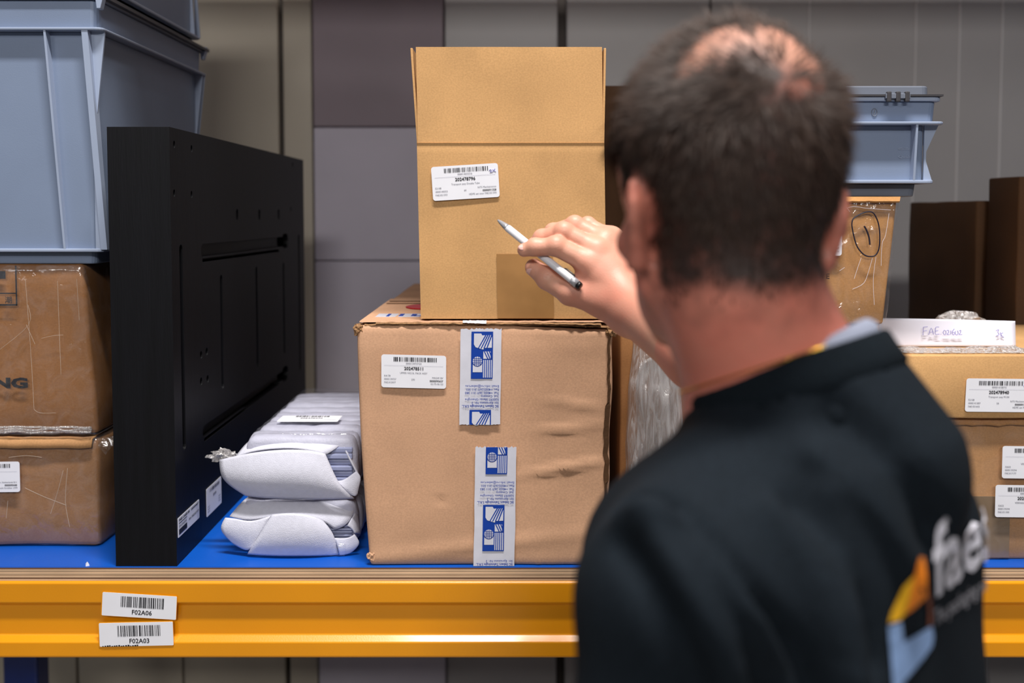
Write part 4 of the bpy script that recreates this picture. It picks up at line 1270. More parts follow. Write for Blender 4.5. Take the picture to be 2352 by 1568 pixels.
# ---- frames and joints (metres: right, away, up from the camera position)
def nrm(v): v = Vector(v); return v.normalized()
Fb = nrm((-.73, .68, 0)); Rb = nrm((.68, .73, 0))          # where the chest points, and his right
yaw = math.radians(13)
Fh = Vector((-math.sin(yaw), math.cos(yaw), 0)); Rh = Vector((math.cos(yaw), math.sin(yaw), 0)); Uh = Z_.copy()
pt_ = math.radians(-4)
Fh, Uh = Fh * math.cos(pt_) + Uh * math.sin(pt_), Uh * math.cos(pt_) - Fh * math.sin(pt_)
Oh = Q(.1575, .745, -.003)
NB = Q(.197, .742, -.128)
SL, SR = Q(.106, .618, -.240), Q(.303, .850, -.196)
EL, WL = Q(.066, .592, -.510), Q(.03, .72, -.66)
def K(u, v, d): return at(u, v, d + CAMY)
WR = K(1438, 702, 1.292)
ER = Q(.285, 1.075, -.205)
HF = {'index': [K(1352, 603, 1.310), K(1277, 565, 1.310), K(1229, 568, 1.315), K(1204, 574, 1.318)],
      'middle': [K(1370, 574, 1.318), K(1295, 533, 1.324), K(1245, 547, 1.342), K(1224, 562, 1.352)],
      'ring': [K(1390, 553, 1.332), K(1320, 517, 1.344), K(1270, 532, 1.366), K(1248, 551, 1.379)],
      'little': [K(1405, 548, 1.346), K(1350, 517, 1.364), K(1310, 527, 1.382), K(1290, 543, 1.392)],
      'thumb': [K(1385, 690, 1.306), K(1310, 672, 1.314), K(1258, 640, 1.332), K(1226, 614, 1.343)]}
HR = {'index': (.0140, .0130, .0114, .0092), 'middle': (.0140, .0126, .0112, .0092), 'ring': (.0134, .0120, .0106, .0088), 'little': (.0122, .0106, .0094, .0078), 'thumb': (.0200, .0168, .0150, .0120)}

HL = np.array([Rh, Fh, Uh], dtype=np.float32)
def head_local(P): return (P - A(Oh)) @ HL.T
def sd_head(P):
    q = head_local(P)
    d = ell(q, (0, -.012, .044), (.0750, .0975, .0960))
    d = smin(d, ell(q, (0, .040, .047), (.0640, .064, .094)), .015)
    d = smin(d, ell(q, (0, .036, -.040), (.0540, .050, .060)), .02)
    for s in (-1, 1):
        d = smin(d, rcone(q, (s * .052, .004, -.046), (s * .018, .068, -.086), .016, .015), .015)
        d = smin(d, ell(q, (s * .046, .056, -.018), (.018, .020, .017)), .012)       # cheekbone
        d = smin(d, rcone(q, (s * .012, .094, .018), (s * .042, .080, .020), .010, .009), .01)   # brow
        d = smax(d, -ell(q, (s * .031, .104, .000), (.017, .014, .010)), .008)        # eye socket
        d = smin(d, ell(q, (s * .031, .086, .000), (.0125, .0125, .0115)), .002)
        # ear: tilted dish with a rim
        ca, sa = math.cos(math.radians(28)), math.sin(math.radians(28))
        ax = np.array([[ca * s, sa, 0], [-sa * s, ca, .12], [0, -.12, 1]], dtype=np.float32)
        c = A((s * .0760, -.020, -.003))
        e = ell(q, c, (.0070, .0180, .0325), ax)
        w = (q - c) @ ax.T
        e = smax(e, -ell(w, (.0085, .004, .004), (.0065, .0125, .021)), .004)
        e = smin(e, ell(q, c + A((0, .004, -.030)), (.0065, .010, .010)), .006)
        d = smin(d, e, .006)
    d = smin(d, rcone(q, (0, .096, .010), (0, .118, -.030), .006, .012), .012)        # nose
    d = smin(d, ell(q, (0, .090, -.056), (.022, .010, .007)), .008)                   # lips
    d = smin(d, ell(q, (0, .076, -.088), (.020, .016, .015)), .012)                   # chin
    return d
def sd_neck(P):
    a = Oh + Fh * -.022 + Uh * -.050
    d = rcone(P, a, NB, .0585, .0640)
    d = smin(d, rcone(P, NB, NB + Vector((0, 0, -.10)) + Fb * .01, .060, .062), .02)
    d = smin(d, rcone(P, Oh + Fh * .008 + Uh * -.06, NB + Fb * .012 + Vector((0, 0, -.02)), .042, .046), .015)
    for Sx in (SL, SR):
        d = smin(d, rcone(P, NB + Vector((0, 0, -.048)), Sx, .042, .032), .04)
    return d
C1, C2, C3 = Q(.205, .746, -.318), Q(.184, .712, -.480), Q(.190, .700, -.640)
BA = [Rb, Fb, Z_]
tl_ = math.radians(4)
BT2 = np.array([Rb, Fb * math.cos(tl_) - Z_ * math.sin(tl_), Z_ * math.cos(tl_) + Fb * math.sin(tl_)], dtype=np.float32)
def rbox(P, c, half, r):
    q = np.abs((P - A(c)) @ BT2.T) - A(half)
    return np.linalg.norm(np.maximum(q, 0), axis=1) + np.minimum(q.max(axis=1), 0) - r
def sd_torso(P, o=0.0):
    d = rbox(P, C1, (.075, .010, .060), .080 + o)
    d = smin(d, ell(P, C2, (.150 + o, .100 + o, .22 + o), BA), .04)
    d = smin(d, ell(P, C3, (.165 + o, .118 + o, .17 + o), BA), .04)
    for Sx in (SL, SR):
        d = smin(d, rcone(P, NB + Vector((0, 0, -.07)), Sx, .044 + o, .046 + o), .025)
    return d
def sd_arm_l(P, o=0.0):
    return np.minimum(rcone(P, SL, EL, .052 + o, .044 + o), rcone(P, EL, WL, .043 + o, .030 + o))
def sd_arm_r(P, o=0.0):
    return rcone(P, SR, ER, .052 + o, .043 + o)
def sd_body(P):
    d = smin(sd_head(P), sd_neck(P), .022)
    d = smin(d, sd_torso(P, -.014), .03)
    d = smin(d, sd_arm_l(P, -.014), .03)
    d = smin(d, sd_arm_r(P, -.010), .03)
    d = smin(d, rcone(P, ER, ER + (WR - ER) * .35, .038, .038), .02)
    # left hand, hanging out of view
    wl = (WL - EL).normalized()
    d = smin(d, ell(P, WL + wl * .06, (.03, .045, .05)), .02)
    for i in range(4):
        b = WL + wl * .09 + Rb * (.018 * (i - 1.5)); d = smin(d, rcone(P, b, b + wl * (.07 - .008 * abs(i - 1.3)), .010, .008), .006)
    d = smin(d, rcone(P, WL + wl * .04 + Rb * .03, WL + wl * .10 + Rb * .055, .012, .009), .01)
    # hips and legs down to the floor, inside the trousers
    for s in (-1, 1):
        hip = C3 + Rb * (.09 * s) + Vector((0, 0, -.10)); knee = Vector((hip.x, hip.y, .50)) + Fb * .03; ank = Vector((hip.x, hip.y, .09)) - Fb * .01
        d = smin(d, rcone(P, hip, knee, .080, .055), .04); d = smin(d, rcone(P, knee, ank, .052, .036), .02)
    return d
def sd_hand(P):
    wa, wb = K(1430, 676, 1.300), K(1446, 724, 1.292)
    d = rcone(P, ER, ER + (WR - ER) * .45, .040, .042)
    d = smin(d, rcone(P, ER + (WR - ER) * .45, WR, .041, .025), .02)
    d = smin(d, smin(rcone(P, wa, ER + (WR - ER) * .45, .017, .03), rcone(P, wb, ER + (WR - ER) * .45, .018, .03), .02), .02)
    palm = None
    for k in ('index', 'middle', 'ring', 'little'):
        for w in (wa, wb):
            e = rcone(P, w, HF[k][0], .018, .0125)
            palm = e if palm is None else smin(palm, e, .014)
    palm = smin(palm, rcone(P, wb, HF['thumb'][0], .018, .0185), .015)
    palm = smin(palm, rcone(P, HF['thumb'][0], HF['index'][0] + Vector((0, .006, -.008)), .014, .009), .018)
    palm = smin(palm, rcone(P, HF['thumb'][1], HF['index'][0] + Vector((.004, .010, -.010)), .007, .006), .018)
    d = smin(d, palm, .02)
    fing = None
    for k, pts in HF.items():
        r = HR[k]; e = None
        for i in range(3):
            c = rcone(P, pts[i], pts[i + 1], r[i] * (.97 if i else 1), r[i + 1])
            e = c if e is None else smin(e, c, .004)
        for i in (1, 2):                                    # joints a little thicker, back of the hand side
            e = smin(e, ell(P, pts[i] + Vector((0, -.0012, .0012)), (r[i] * 1.02,) * 3), .004)
        if k in ('index', 'middle', 'ring', 'little'):
            e = smin(e, ell(P, pts[0] + Vector((0, -.0035, .001)), (.0095,) * 3), .008)
        if k == 'thumb': d = smin(d, e, .014)
        else: fing = e if fing is None else smin(fing, e, .0025)
    d = smin(d, fing, .009)
    # keep the fingers apart
    for a_, b_ in (('index', 'middle'), ('middle', 'ring'), ('ring', 'little')):
        for i in ():
            m0 = (HF[a_][i] + HF[b_][i]) / 2 + Vector((0, -.012, .002)); m1 = (HF[a_][i + 1] + HF[b_][i + 1]) / 2 + Vector((0, -.012, .002))
            d = smax(d, -rcone(P, m0 + Vector((0, -.002, .001)), m1 + Vector((0, -.002, .001)), .0012, .0012), .004)
        # (webs between the knuckles stay soft)
    # creases over the joints
    for k in ('thumb',):
        for i, dd in ((2, 0),):
            p_ = HF[k][i]; t_ = (HF[k][i] - HF[k][i - 1]).normalized()
            s_ = t_.cross(Vector((0, -1, .3))).normalized()
            for off in (-.0022, .0022):
                c_ = p_ + t_ * off + Vector((0, -HR[k][i] * 1.06, HR[k][i] * .28))
                d = smax(d, -rcone(P, c_ - s_ * .004, c_ + s_ * .004, .0004, .0004), .0016)
    return d

man = thing('person', 'man in a dark sweatshirt with a pen, seen from behind', 'person', (C3.x, C3.y, 0))
# skin
def skin_mat():
    m, nt, b = nodes_of('skin')
    N, L = nt.nodes, nt.links
    at_ = N.new('ShaderNodeAttribute'); at_.attribute_name = 'tone'
    sp_ = N.new('ShaderNodeSeparateColor'); L.new(at_.outputs['Color'], sp_.inputs[0])
    tc = N.new('ShaderNodeTexCoord')
    nz = N.new('ShaderNodeTexNoise'); nz.inputs['Scale'].default_value = 38; nz.inputs['Detail'].default_value = 5; L.new(tc.outputs['Object'], nz.inputs['Vector'])
    pale, ruddy = RGB(216, 160, 136), RGB(226, 130, 111)
    mx = N.new('ShaderNodeMix'); mx.data_type = 'RGBA'; mx.inputs[6].default_value = pale; mx.inputs[7].default_value = ruddy
    ad = N.new('ShaderNodeMath'); ad.operation = 'MULTIPLY_ADD'; ad.inputs[1].default_value = .5; ad.use_clamp = True
    sb = N.new('ShaderNodeMath'); sb.operation = 'SUBTRACT'; sb.inputs[1].default_value = .5
    L.new(nz.outputs[0], sb.inputs[0]); L.new(sb.outputs[0], ad.inputs[0]); L.new(sp_.outputs[1], ad.inputs[2]); L.new(ad.outputs[0], mx.inputs[0])
    hr = N.new('ShaderNodeMix'); hr.data_type = 'RGBA'; hr.inputs[7].default_value = RGB(58, 42, 38)
    n2 = N.new('ShaderNodeTexNoise'); n2.inputs['Scale'].default_value = 60; n2.inputs['Detail'].default_value = 6; L.new(tc.outputs['Object'], n2.inputs['Vector'])
    hm = N.new('ShaderNodeMath'); hm.operation = 'MULTIPLY_ADD'; hm.inputs[1].default_value = .9; hm.use_clamp = True
    sb2 = N.new('ShaderNodeMath'); sb2.operation = 'SUBTRACT'; sb2.inputs[1].default_value = .5
    L.new(n2.outputs[0], sb2.inputs[0]); L.new(sb2.outputs[0], hm.inputs[0]); L.new(sp_.outputs[0], hm.inputs[2])
    mul = N.new('ShaderNodeMath'); mul.operation = 'MULTIPLY'; mul.use_clamp = True
    gt = N.new('ShaderNodeMath'); gt.operation = 'MULTIPLY'; gt.inputs[1].default_value = 8; gt.use_clamp = True
    L.new(sp_.outputs[0], gt.inputs[0]); L.new(gt.outputs[0], mul.inputs[0]); L.new(hm.outputs[0], mul.inputs[1])
    L.new(mul.outputs[0], hr.inputs[0]); L.new(mx.outputs[2], hr.inputs[6])
    L.new(hr.outputs[2], b.inputs['Base Color'])
    b.inputs['Roughness'].default_value = .48
    b.inputs['Subsurface Weight'].default_value = .10
    b.inputs['Subsurface Radius'].default_value = (.012, .004, .002)
    b.inputs['Subsurface Scale'].default_value = .6
    n3 = N.new('ShaderNodeTexNoise'); n3.inputs['Scale'].default_value = 420; L.new(tc.outputs['Object'], n3.inputs['Vector'])
    bp = N.new('ShaderNodeBump'); bp.inputs['Strength'].default_value = .18; bp.inputs['Distance'].default_value = .001
    L.new(n3.outputs[0], bp.inputs['Height']); L.new(bp.outputs[0], b.inputs['Normal'])
skin_mat()
plain('nail', RGB(226, 178, 168), .25, var=.03)
plain('hair', RGB(60, 45, 38), .6, spec=.25, var=.35, scale=60)
plain('sweatshirt', RGB(19, 26, 33), .9, spec=.15, var=.16, scale=260, bump=.35, bscale=900)
plain('rib_knit', RGB(17, 24, 30), .92, spec=.12, var=.15, scale=260, bump=.3, bscale=700)
plain('tee_grey', RGB(150, 156, 176), .85, var=.04)
plain('trousers', RGB(30, 32, 40), .85)
plain('shoe', RGB(26, 24, 24), .5)
plain('print_white', RGB(226, 224, 236), .6, var=.02)
plain('print_dim', RGB(150, 148, 156), .7, var=.1)
plain('print_orange', RGB(238, 132, 20), .6, var=.05)
plain('print_yellow', RGB(238, 178, 20), .6, var=.05)
plain('print_blue', RGB(128, 156, 200), .6, var=.06)
plain('print_brown', RGB(112, 60, 40), .6, var=.06)

def hair_density(q):
    """share of hair on the scalp, in head coordinates"""
    x, y, z = q[:, 0], q[:, 1], q[:, 2]
    nz_ = np.array([noise.noise(Vector((a * 22, b * 22, c * 22))) for a, b, c in q])
    nz2 = np.array([noise.noise(Vector((a * 60 + 5, b * 60, c * 60))) for a, b, c in q])
    back = y < -.0
    line = np.where(y < -.03, -.066, np.where(y < .02, -.066 + (y + .03) * 1.98, .033 + (y - .02) * .35))
    side_low = np.where((np.abs(x) > .05) & (y > -.02) & (y < .03), -.012, line)
    dn = np.clip((z - np.minimum(line, side_low) + nz_ * .014) / .022, 0, 1)
    dn *= np.clip((.105 - y + .25 * (z - .06)) / .012, 0, 1)
    ear = ((np.abs(x) - .078) / .016) ** 2 + ((y + .020) / .024) ** 2 + ((z + .008) / .040) ** 2
    dn *= np.clip((ear - .9) * 3, 0, 1)
    # thin crown
    r = np.sqrt(((x - .004) / .064) ** 2 + ((y + .076) / .045) ** 2 + ((z - .101) / .033) ** 2)
    crown = np.clip(.95 - r + nz_ * 1.0 + nz2 * .5, 0, 1)
    dn *= 1 - .84 * np.clip(crown * 1.3, 0, 1)
    front = np.clip((y - .02) / .05, 0, 1) * np.clip((z - .09) / .03, 0, 1)
    dn *= 1 - .45 * front
    stub = np.clip((z + .100) / .05, 0, 1) * (y < -.01) * .30 * np.clip((z - line + .045) / .02, 0, 1)
    beard = ((y > .0) & (z < -.025)) * np.clip((-.02 - z) / .03, 0, 1) * .30
    brow = np.exp(-((z - .020) / .006) ** 2) * (y > .07) * (np.abs(x) > .012) * (np.abs(x) < .05) * .9
    return np.clip(np.maximum.reduce([dn, stub, beard, brow]) + 0 * nz2, 0, 1), dn

V1, F1 = mesh_sdf(sd_body, (C3.x - .34, C3.y - .38, 0.06), (C3.x + .34, C3.y + .72, 1.80), .0060)
# drop what lies well inside the sleeve end
V2, F2 = mesh_sdf(sd_hand, np.min([np.array(p) for ps in HF.values() for p in ps] + [np.array(ER)], axis=0) - .06, np.max([np.array(p) for ps in HF.values() for p in ps] + [np.array(ER)], axis=0) + .06, .0016)
V = np.concatenate([V1, V2]); F = np.concatenate([F1, F2 + len(V1)])
body = np_obj('body', V, F, 'skin', man)
q = (V1 - np.array(Oh)) @ HL.T.astype(np.float64)
hd = np.zeros(len(V)); red = np.full(len(V), .12)
near = (q[:, 2] > -.13)
dens, dens_head = hair_density(q[near])
tmp = np.zeros(len(V1)); tmp[near] = dens; hd[:len(V1)] = tmp
rd = np.full(len(V1), .75); rd += np.clip((-.02 - q[:, 2]) / .1, 0, 1) * .15; rd -= np.clip((q[:, 2] - .07) / .03, 0, 1) * .62
red[:len(V1)] = np.clip(rd, 0, 1)
knuck = np.array([np.array(HF[k][i]) for k in HF for i in (0, 1)])
dk = np.min(np.linalg.norm(V2[:, None, :] - knuck[None], axis=2), axis=1)
wr_ = np.clip(1 - np.linalg.norm(V2 - np.array(WR), axis=1) / .10, 0, 1)
red[len(V1):] = np.clip(.10 + .28 * np.exp(-(dk / .010) ** 2) + .45 * wr_ + .5 * np.clip((np.linalg.norm(V2 - np.array(WR), axis=1) > .12) * (V2[:, 1] < WR.y), 0, 1), 0, 1)
ca_ = body.data.color_attributes.new('tone', 'FLOAT_COLOR', 'POINT')
colr = np.zeros((len(V), 4), dtype=np.float32); colr[:, 0] = hd; colr[:, 1] = red; colr[:, 3] = 1
ca_.data.foreach_set('color', colr.ravel())

# nails
def nail(c, nr, tl, w, l):
    nr, tl = nrm(nr), Vector(tl); tl = (tl - nr * tl.dot(nr)).normalized(); sd = nr.cross(tl)
    rows = []
    for j in range(5):
        t = j / 4 * 2 - 1
        ww = w * (1 - .25 * max(0, -t)) * math.sqrt(max(.05, 1 - (abs(t) ** 4) * .8))
        rows.append([c + tl * (t * l) + sd * (s_ * ww) - nr * (.0016 * s_ * s_) for s_ in (-1, -.5, 0, .5, 1)])
    return sheet('fingernail', rows, 'nail', man, solid=.0006, sub=1)
ti = (HF['index'][3] - HF['index'][2]).normalized()
nail(HF['index'][3] + ti * .001 + Vector((-.0008, -.0077, .0052)), (-.15, -.82, .55), ti, .0050, .0062)
tt_ = (HF['thumb'][3] - HF['thumb'][2]).normalized()
nail(HF['thumb'][3] + tt_ * -.001 + Vector((-.0040, -.0096, -.0066)), (-.30, -.78, -.55), tt_, .0062, .0078)

# ---- hair: short strands rooted on the scalp
V1h = V1[near]
ok = (dens_head > .04) & (q[near][:, 2] > -.075)
cand = np.where(ok)[0]
ctr = np.array(Oh + Uh * .035)
NS = 30000
pick = rng.choice(cand, NS, p=dens_head[cand] / dens_head[cand].sum())
root = V1h[pick] + rng.normal(0, .0022, (NS, 3))
nn_ = root - ctr; nn_ /= np.linalg.norm(nn_, axis=1)[:, None]
ql = q[near][pick]
flow = np.stack([ql[:, 0] * 4, np.where(ql[:, 2] > .06, .8, -.2) * np.ones(NS), -np.clip(.9 - ql[:, 2] * 6, .1, 1.0)], 1) @ HL.astype(np.float64)
flow -= nn_ * np.sum(flow * nn_, 1)[:, None]
flow /= np.linalg.norm(flow, axis=1)[:, None] + 1e-6
up_ = np.clip((ql[:, 2] - .0) / .08, 0, 1)
Ls = (.006 + .006 * up_) * rng.uniform(.7, 1.3, NS) * (.6 + .6 * np.clip(dens_head[pick], 0, 1)) + .014 * np.clip((ql[:, 1] - .0) / .06, 0, 1) * up_ * rng.uniform(0, 1, NS)
dirv = nn_ * rng.uniform(.12, .40, NS)[:, None] + flow * .8 + rng.normal(0, .25, (NS, 3))
dirv /= np.linalg.norm(dirv, axis=1)[:, None]
side = np.cross(dirv, nn_); side /= np.linalg.norm(side, axis=1)[:, None] + 1e-6
wdt = rng.uniform(.00035, .0006, NS)[:, None]
root = root - nn_ * .0022
mid = root + dirv * (Ls * .6)[:, None]; tip = root + (dirv + flow * .35) * Ls[:, None]
HV = np.stack([root - side * wdt, root + side * wdt, mid + side * wdt * .9, mid - side * wdt * .9, tip], 1).reshape(-1, 3)
b5 = np.arange(NS) * 5
tri = np.concatenate([np.stack([b5, b5 + 1, b5 + 2], 1), np.stack([b5, b5 + 2, b5 + 3], 1), np.stack([b5 + 3, b5 + 2, b5 + 4], 1)])
hr_ = np_obj('hair', HV, tri, 'hair', man); hr_['label'] = 'short dark brown hair thinning at the crown'; hr_['kind'] = 'stuff'

# ---- sweatshirt
CC = Q(.205, .740, -.116); nC = nrm((-.30, .22, .93)); RC = .0735
e1 = (Vector((.95, 0, .306)) - nC * Vector((.95, 0, .306)).dot(nC)).normalized(); e2 = nC.cross(e1)
cuff_t = .10
SLE = ER + (WR - ER) * cuff_t
def sd_shirt(P):
    d = sd_torso(P, .014)
    d = smin(d, rbox(P, C1 - Fb * .016, (.082, .014, .062), .090), .012)
    d = smin(d, rcone(P, CC - nC * .008, CC - nC * .080, RC + .004, .100), .02)
    for Sx in (SL, SR):
        d = smin(d, rcone(P, NB + Vector((0, 0, -.048)), Sx, .056, .057), .02)
    al = smin(rcone(P, SL, EL, .057, .053), rcone(P, EL, WL, .053, .042), .02)
    d = smin(d, al, .02)
    ar = smin(rcone(P, SR, ER, .064, .058), rcone(P, ER, SLE, .058, .052), .02)
    d = smin(d, ar, .02)
    # loose cloth: soft folds
    p = P
    d = d + .0028 * np.sin(p[:, 0] * 38 + p[:, 2] * 26 + 2.2 * np.sin(p[:, 1] * 17)) * np.clip((-.18 - (p[:, 2] - CAMZ)) / .12, 0, 1)
    # neck opening and flat hem
    ax = (P - A(CC)) @ A(nC)
    rad = np.linalg.norm((P - A(CC)) - ax[:, None] * A(nC), axis=1)
    hole = np.maximum(rad - RC, -(ax + .05))
    d = smax(d, -hole, .004)
    d = smax(d, np.where(rad < .090, ax + .004, np.where(rad < .11, ax - .008, -1.0)), .004)
    d = np.maximum(d, (CAMZ - .80) - P[:, 2])
    # end of the pushed-up right sleeve
    t = (P - A(SLE)) @ A((WR - ER).normalized())
    near_ = np.linalg.norm(P - A(SLE), axis=1) < .12
    d = np.where(near_, smax(d, t, .006), d)
    return d
Vs, Fs = mesh_sdf(sd_shirt, (C2.x - .30, C2.y - .30, CAMZ - .82), (C2.x + .34, C2.y + .56, CAMZ - .06), .0058)
# seams and folds pressed into the cloth
def vert_normals(V, F):
    n = np.zeros_like(V); a = V[F[:, 1]] - V[F[:, 0]]; b = V[F[:, 2]] - V[F[:, 0]]; c = np.cross(a, b)
    for k in range(F.shape[1]): np.add.at(n, F[:, k], c)
    return n / (np.linalg.norm(n, axis=1)[:, None] + 1e-12)
bvh = BVHTree.FromPolygons([tuple(v) for v in Vs], Fs.tolist())
camp = Vector((0, CAMY, CAMZ))
def on_shirt(u, v):
    h = bvh.ray_cast(camp, ray(u, v).normalized())
    return h[0]
def path3(pts, n=5):
    out = [on_shirt(u, v) for u, v in smooth_path(pts, n)]
    return np.array([tuple(p) for p in out if p is not None])
Ns = vert_normals(Vs, Fs); off_ = np.zeros(len(Vs))
def press(pts, amp, sig):
    g = path3(pts)
    if len(g) < 2: return
    best = np.full(len(Vs), 9.0)
    for p in g: best = np.minimum(best, np.linalg.norm(Vs - p, axis=1))
    global off_
    off_ = off_ + 2.0 * amp * np.exp(-(best / sig) ** 2)
SEAM = [(1425, 1165), (1455, 1145), (1530, 1150), (1610, 1210), (1700, 1310), (1780, 1420), (1830, 1510), (1860, 1590)]
press(SEAM, -.0062, .0060)
press([(1440, 1200), (1520, 1190), (1600, 1250), (1690, 1370), (1760, 1500), (1790, 1590)], .0050, .012)
for pts, a_, sg in (([(1570, 1230), (1660, 1360), (1730, 1500), (1760, 1600)], -.006, .010), ([(1490, 1210), (1580, 1340), (1650, 1480), (1690, 1600)], .006, .013), ([(1440, 1240), (1520, 1380), (1580, 1500), (1610, 1600)], -.005, .011),
                   ([(1770, 1180), (1850, 1280), (1900, 1400), (1940, 1560)], .005, .014), ([(1830, 1160), (1930, 1260), (1990, 1380), (2010, 1520)], -.005, .012), ([(1880, 1060), (1990, 1150), (2060, 1250), (2090, 1330)], .005, .014),
                   ([(1930, 960), (2040, 1040), (2110, 1140), (2150, 1220)], -.007, .016), ([(1900, 1150), (1950, 1300), (1960, 1450), (1955, 1560)], .004, .012), ([(1600, 1000), (1760, 1010), (1900, 1010)], .002, .02)):
    press(pts, a_, sg)
Vs = Vs + Ns * off_[:, None]
shirt = np_obj('sweatshirt', Vs, Fs, 'sweatshirt', man); shirt['label'] = 'very dark blue-grey sweatshirt with a printed emblem on the back'
bvh = BVHTree.FromPolygons([tuple(v) for v in Vs], Fs.tolist())

def ring_band(name, mat, R0, prof, squash=1.0, shift=Vector((0, 0, 0)), n=72, parent=man, rise=0.0):
    vs, fs = [], []
    k = len(prof)
    for i in range(n):
        a = 2 * math.pi * i / n
        dr = e1 * math.cos(a) + e2 * (math.sin(a) * squash)
        for (ro, z) in prof:
            vs.append(CC + shift + dr * (R0 + ro) + nC * (z + rise * max(0, math.cos(a + math.radians(35))) ** 2))
    for i in range(n):
        for j in range(k):
            fs.append([i * k + j, ((i + 1) % n) * k + j, ((i + 1) % n) * k + (j + 1) % k, i * k + (j + 1) % k])
    return mk(name, vs, fs, mat, parent, smooth=True)
ring_band('collar', 'rib_knit', RC, [(-.003, .002), (.002, .005), (.005, .003), (.008, -.010), (.011, -.020), (.008, -.023), (.004, -.012), (-.002, -.006)], .96)
ring_band('undershirt_collar', 'tee_grey', RC - .006, [(-.004, .001), (-.001, .003), (.003, -.001), (.004, -.018), (-.004, -.018)], .95, shift=e1 * .002, rise=.013)
# cuff of the pushed-up sleeve
axw = (WR - ER).normalized(); s1 = axw.orthogonal().normalized(); s2 = axw.cross(s1)
cm_ = MB(); prof = [(.049, -.006), (.056, -.010), (.058, .0), (.054, .014), (.047, .016), (.045, .0)]; n = 40
for i in range(n):
    a = 2 * math.pi * i / n
    for r_, z in prof: cm_.v.append(SLE + (s1 * math.cos(a) + s2 * math.sin(a)) * r_ + axw * z)
k = len(prof)
for i in range(n):
    for j in range(k): cm_.f.append([i * k + j, ((i + 1) % n) * k + j, ((i + 1) % n) * k + (j + 1) % k, i * k + (j + 1) % k])
cm_.build('sleeve_cuff', 'rib_knit', man, smooth=True)
# necklace of small gold links lying on the neck
bodybvh = BVHTree.FromPolygons([tuple(v) for v in V1], F1.tolist())
nk = MB()
n = 130
pts = []
for i in range(n):
    a = 2 * math.pi * i / n
    c = CC + nC * .006 + (e1 * math.cos(a) + e2 * math.sin(a)) * .12
    h = bodybvh.ray_cast(c, (CC + nC * .006 - c).normalized())
    if h[0] is None: continue
    pts.append(h[0] + h[1] * .0012)
for i, p_ in enumerate(pts):
    q_ = pts[(i + 1) % len(pts)]
    m_ = (p_ + q_) / 2
    nk.tube([p_, m_, q_], [.0005, .0009, .0005], 6)
nk.build('necklace', 'gold', man)['label'] = 'thin gold chain round the neck'
# print on the back
Ob = on_shirt(2137, 1400)
def backpt(a, b, lift=.0028):
    o = Ob + Rb * a + Z_ * b
    h = bvh.ray_cast(o - Fb * .15, Fb)
    if h[0] is None: return o
    return h[0] + h[1] * lift
def px_ab(u, v):
    du = u - 2137; return du * .00060, -((v - 1400) + .55 * du) / 3811.0
def back_poly(name, zoom_pts, mat):
    """outline in the picture's crop, laid as cloth print on the back"""
    pts = [((1980 + x / 3.843) * .001, (1160 + y / 3.843) * .001) for x, y in zoom_pts]
    bm_ = bmesh.new()
    f = bm_.faces.new([bm_.verts.new((x, y, 0)) for x, y in pts])
    bmesh.ops.triangulate(bm_, faces=[f])
    for _ in range(3): bmesh.ops.subdivide_edges(bm_, edges=[e for e in bm_.edges if e.calc_length() > .004], cuts=1)
    bmesh.ops.triangulate(bm_, faces=bm_.faces[:])
    bm_.verts.index_update()
    vs = []
    for v in bm_.verts:
        h = bvh.ray_cast(camp, ray(v.co.x * 1000, v.co.y * 1000).normalized())
        vs.append((h[0] + h[1] * .0022) if h[0] is not None else Ob)
    fs = [[v.index for v in f_.verts] for f_ in bm_.faces]
    bm_.free()
    return mk(name, vs, fs, mat, shirt, smooth=True)
back_poly('emblem_orange', [(480, 455), (518, 468), (540, 620), (556, 790), (470, 860), (390, 930), (345, 960), (400, 800), (450, 600)], 'print_orange')
back_poly('emblem_yellow', [(450, 600), (400, 800), (345, 960), (300, 1010), (212, 1032), (230, 950), (275, 850), (340, 720)], 'print_yellow')
back_poly('emblem_blue', [(208, 1060), (318, 1022), (330, 1120), (335, 1205), (450, 1145), (590, 1060), (606, 1150), (590, 1240), (520, 1340), (420, 1460), (330, 1560), (300, 1640), (250, 1640), (235, 1400), (220, 1200)], 'print_blue')
back_poly('emblem_brown', [(545, 800), (580, 790), (592, 950), (590, 1050), (555, 1070), (560, 930)], 'print_brown')
def back_text(name, body_, u, v, xh, mat, width, bold=0.03):
    vs, fs = text_mesh(body_, bold)
    xs_ = [p_[0] for p_ in vs]; x0, x1 = min(xs_), max(xs_)
    a0, b0 = px_ab(u, v)
    # spread the letters over the curve of the back as the cloth carries them
    A_ = np.linspace(-.04, .10, 141)
    def pr(p):
        X, Y, Z = p.x, p.y - CAMY, p.z - CAMZ
        c, s = math.cos(PITCH), math.sin(PITCH)
        d = Y * c - Z * s
        return 1176 + FPX * X / d, 784 - (FPX * (Y * s + Z * c) / d - SHIFT * 2352), d
    U_a = np.maximum.accumulate(np.array([pr(backpt(a, b0))[0] for a in A_]) + np.arange(141) * .01)
    vv = []
    for p_ in vs:
        tu = u + (p_[0] - x0) * width / (x1 - x0)
        tv = v - .70 * (tu - u) - p_[1] * xh / .5
        lim = U_a[-1] - 6
        a = float(np.interp(min(tu, lim), U_a, A_)) + max(0, tu - lim) * .0012
        q0 = backpt(a, b0); _, v0, d0 = pr(q0)
        h = bvh.ray_cast(camp, ray(tu, tv).normalized())
        vv.append(h[0] + h[1] * .0022 if h[0] is not None else backpt(a, b0 + (v0 - tv) * d0 / FPX))
    return mk(name, vv, fs, mat, shirt)
back_text('name_print', 'faes', 2138, 1368, 112, 'print_white', 145, .022)
back_text('slogan_print', 'The packaging people', 2139, 1436, 26, 'print_dim', 150, .005)
lf = MB(); c_ = on_shirt(2172, 1194)
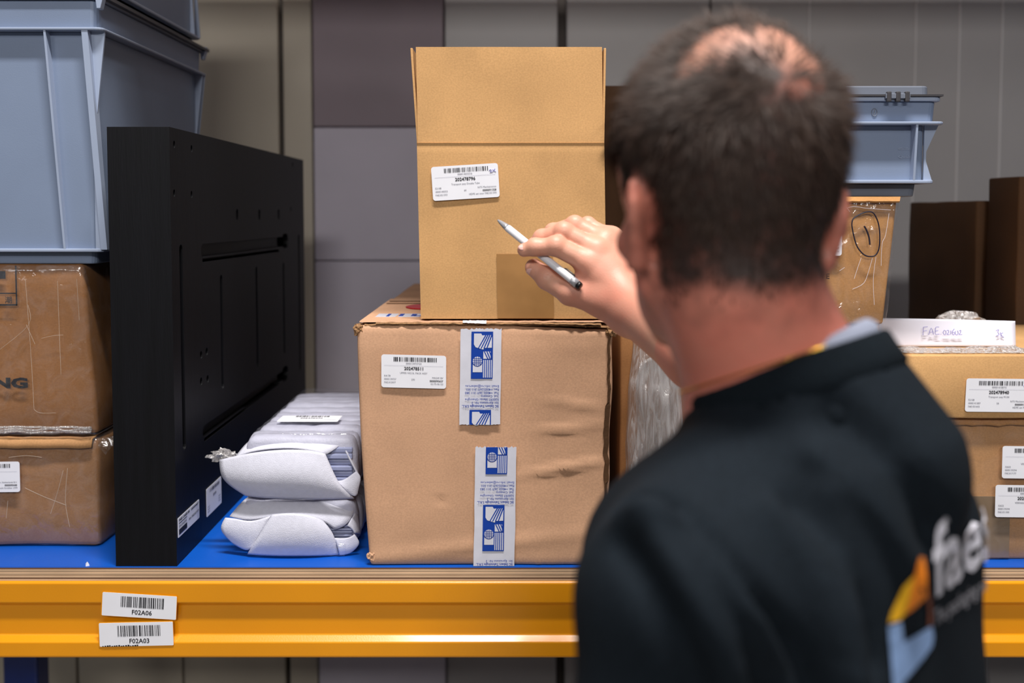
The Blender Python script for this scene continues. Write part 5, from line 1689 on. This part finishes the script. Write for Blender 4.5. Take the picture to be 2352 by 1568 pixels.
lump('lint', c_, .0022, 'print_dim', shirt, 2, .3, 1)
# trousers and shoes (below the picture)
def sd_tr(P):
    d = ell(P, C3 + Vector((0, 0, -.04)), (.172, .125, .15), BA)
    for s in (-1, 1):
        hip = C3 + Rb * (.09 * s) + Vector((0, 0, -.10)); knee = Vector((hip.x, hip.y, .50)) + Fb * .03; ank = Vector((hip.x, hip.y, .06)) - Fb * .01
        d = smin(d, rcone(P, hip, knee, .098, .075), .04); d = smin(d, rcone(P, knee, ank, .074, .066), .02)
    return smax(d, P[:, 2] - (C3.z + .03), .01)
Vt, Ft = mesh_sdf(sd_tr, (C3.x - .30, C3.y - .30, -.02), (C3.x + .30, C3.y + .30, C3.z + .1), .012)
np_obj('trousers', Vt, Ft, 'trousers', man)
for s in (-1, 1):
    hp = C3 + Rb * (.09 * s)
    ft = Vector((hp.x, hp.y, 0))
    def sd_sh(P, ft=ft):
        d = smin(rcone(P, ft - Fb * .06 + Vector((0, 0, .045)), ft + Fb * .15 + Vector((0, 0, .035)), .045, .040), rcone(P, ft + Vector((0, 0, .05)), ft - Fb * .02 + Vector((0, 0, .10)), .048, .045), .03)
        return smax(d, -P[:, 2] + .001, .004)
    Vq, Fq = mesh_sdf(sd_sh, (ft.x - .24, ft.y - .24, -.02), (ft.x + .24, ft.y + .24, .18), .010)
    np_obj('shoe', Vq, Fq, 'shoe', man)

# ================================================================== the pen
p0, p1 = K(1143, 505, 1.362), K(1334, 659, 1.288)
pen = thing('ballpoint_pen', 'white ballpoint pen with a chrome tip and black push button', 'pen', (p0 + p1) / 2)
dp_ = (p1 - p0); Lp = dp_.length; ep = dp_ / Lp
def pt(t): return p0 + dp_ * t
MB().tube([pt(0), pt(.008), pt(.03), pt(.10), pt(.125)], [.0008, .0014, .0026, .0045, .0048], 20).build('tip_cone', 'chrome', pen, smooth=True)
MB().tube([pt(.125), pt(.135), pt(.5), pt(.895), pt(.90)], [.0050, .0053, .0053, .0052, .0050], 24).build('barrel', 'pen_white', pen, smooth=True)
MB().tube([pt(.90), pt(.905), pt(.965)], [.0053, .0056, .0056], 24).build('end_ring', 'chrome', pen, smooth=True)
MB().tube([pt(.965), pt(.985), pt(.997), pt(1.0)], [.0052, .0053, .0045, .002], 20).build('push_button', 'pen_black', pen, smooth=True)
cs_ = ep.cross(Vector((0, -1, 0))).normalized(); cs_ = cs_ if cs_.z > 0 else -cs_
MB().tube([pt(.90) + cs_ * .0052, pt(.89) + cs_ * .0066, pt(.80) + cs_ * .0066, pt(.78) + cs_ * .0054], [.0010, .0012, .0011, .0008], 8).build('pocket_clip', 'pen_black', pen, smooth=True)
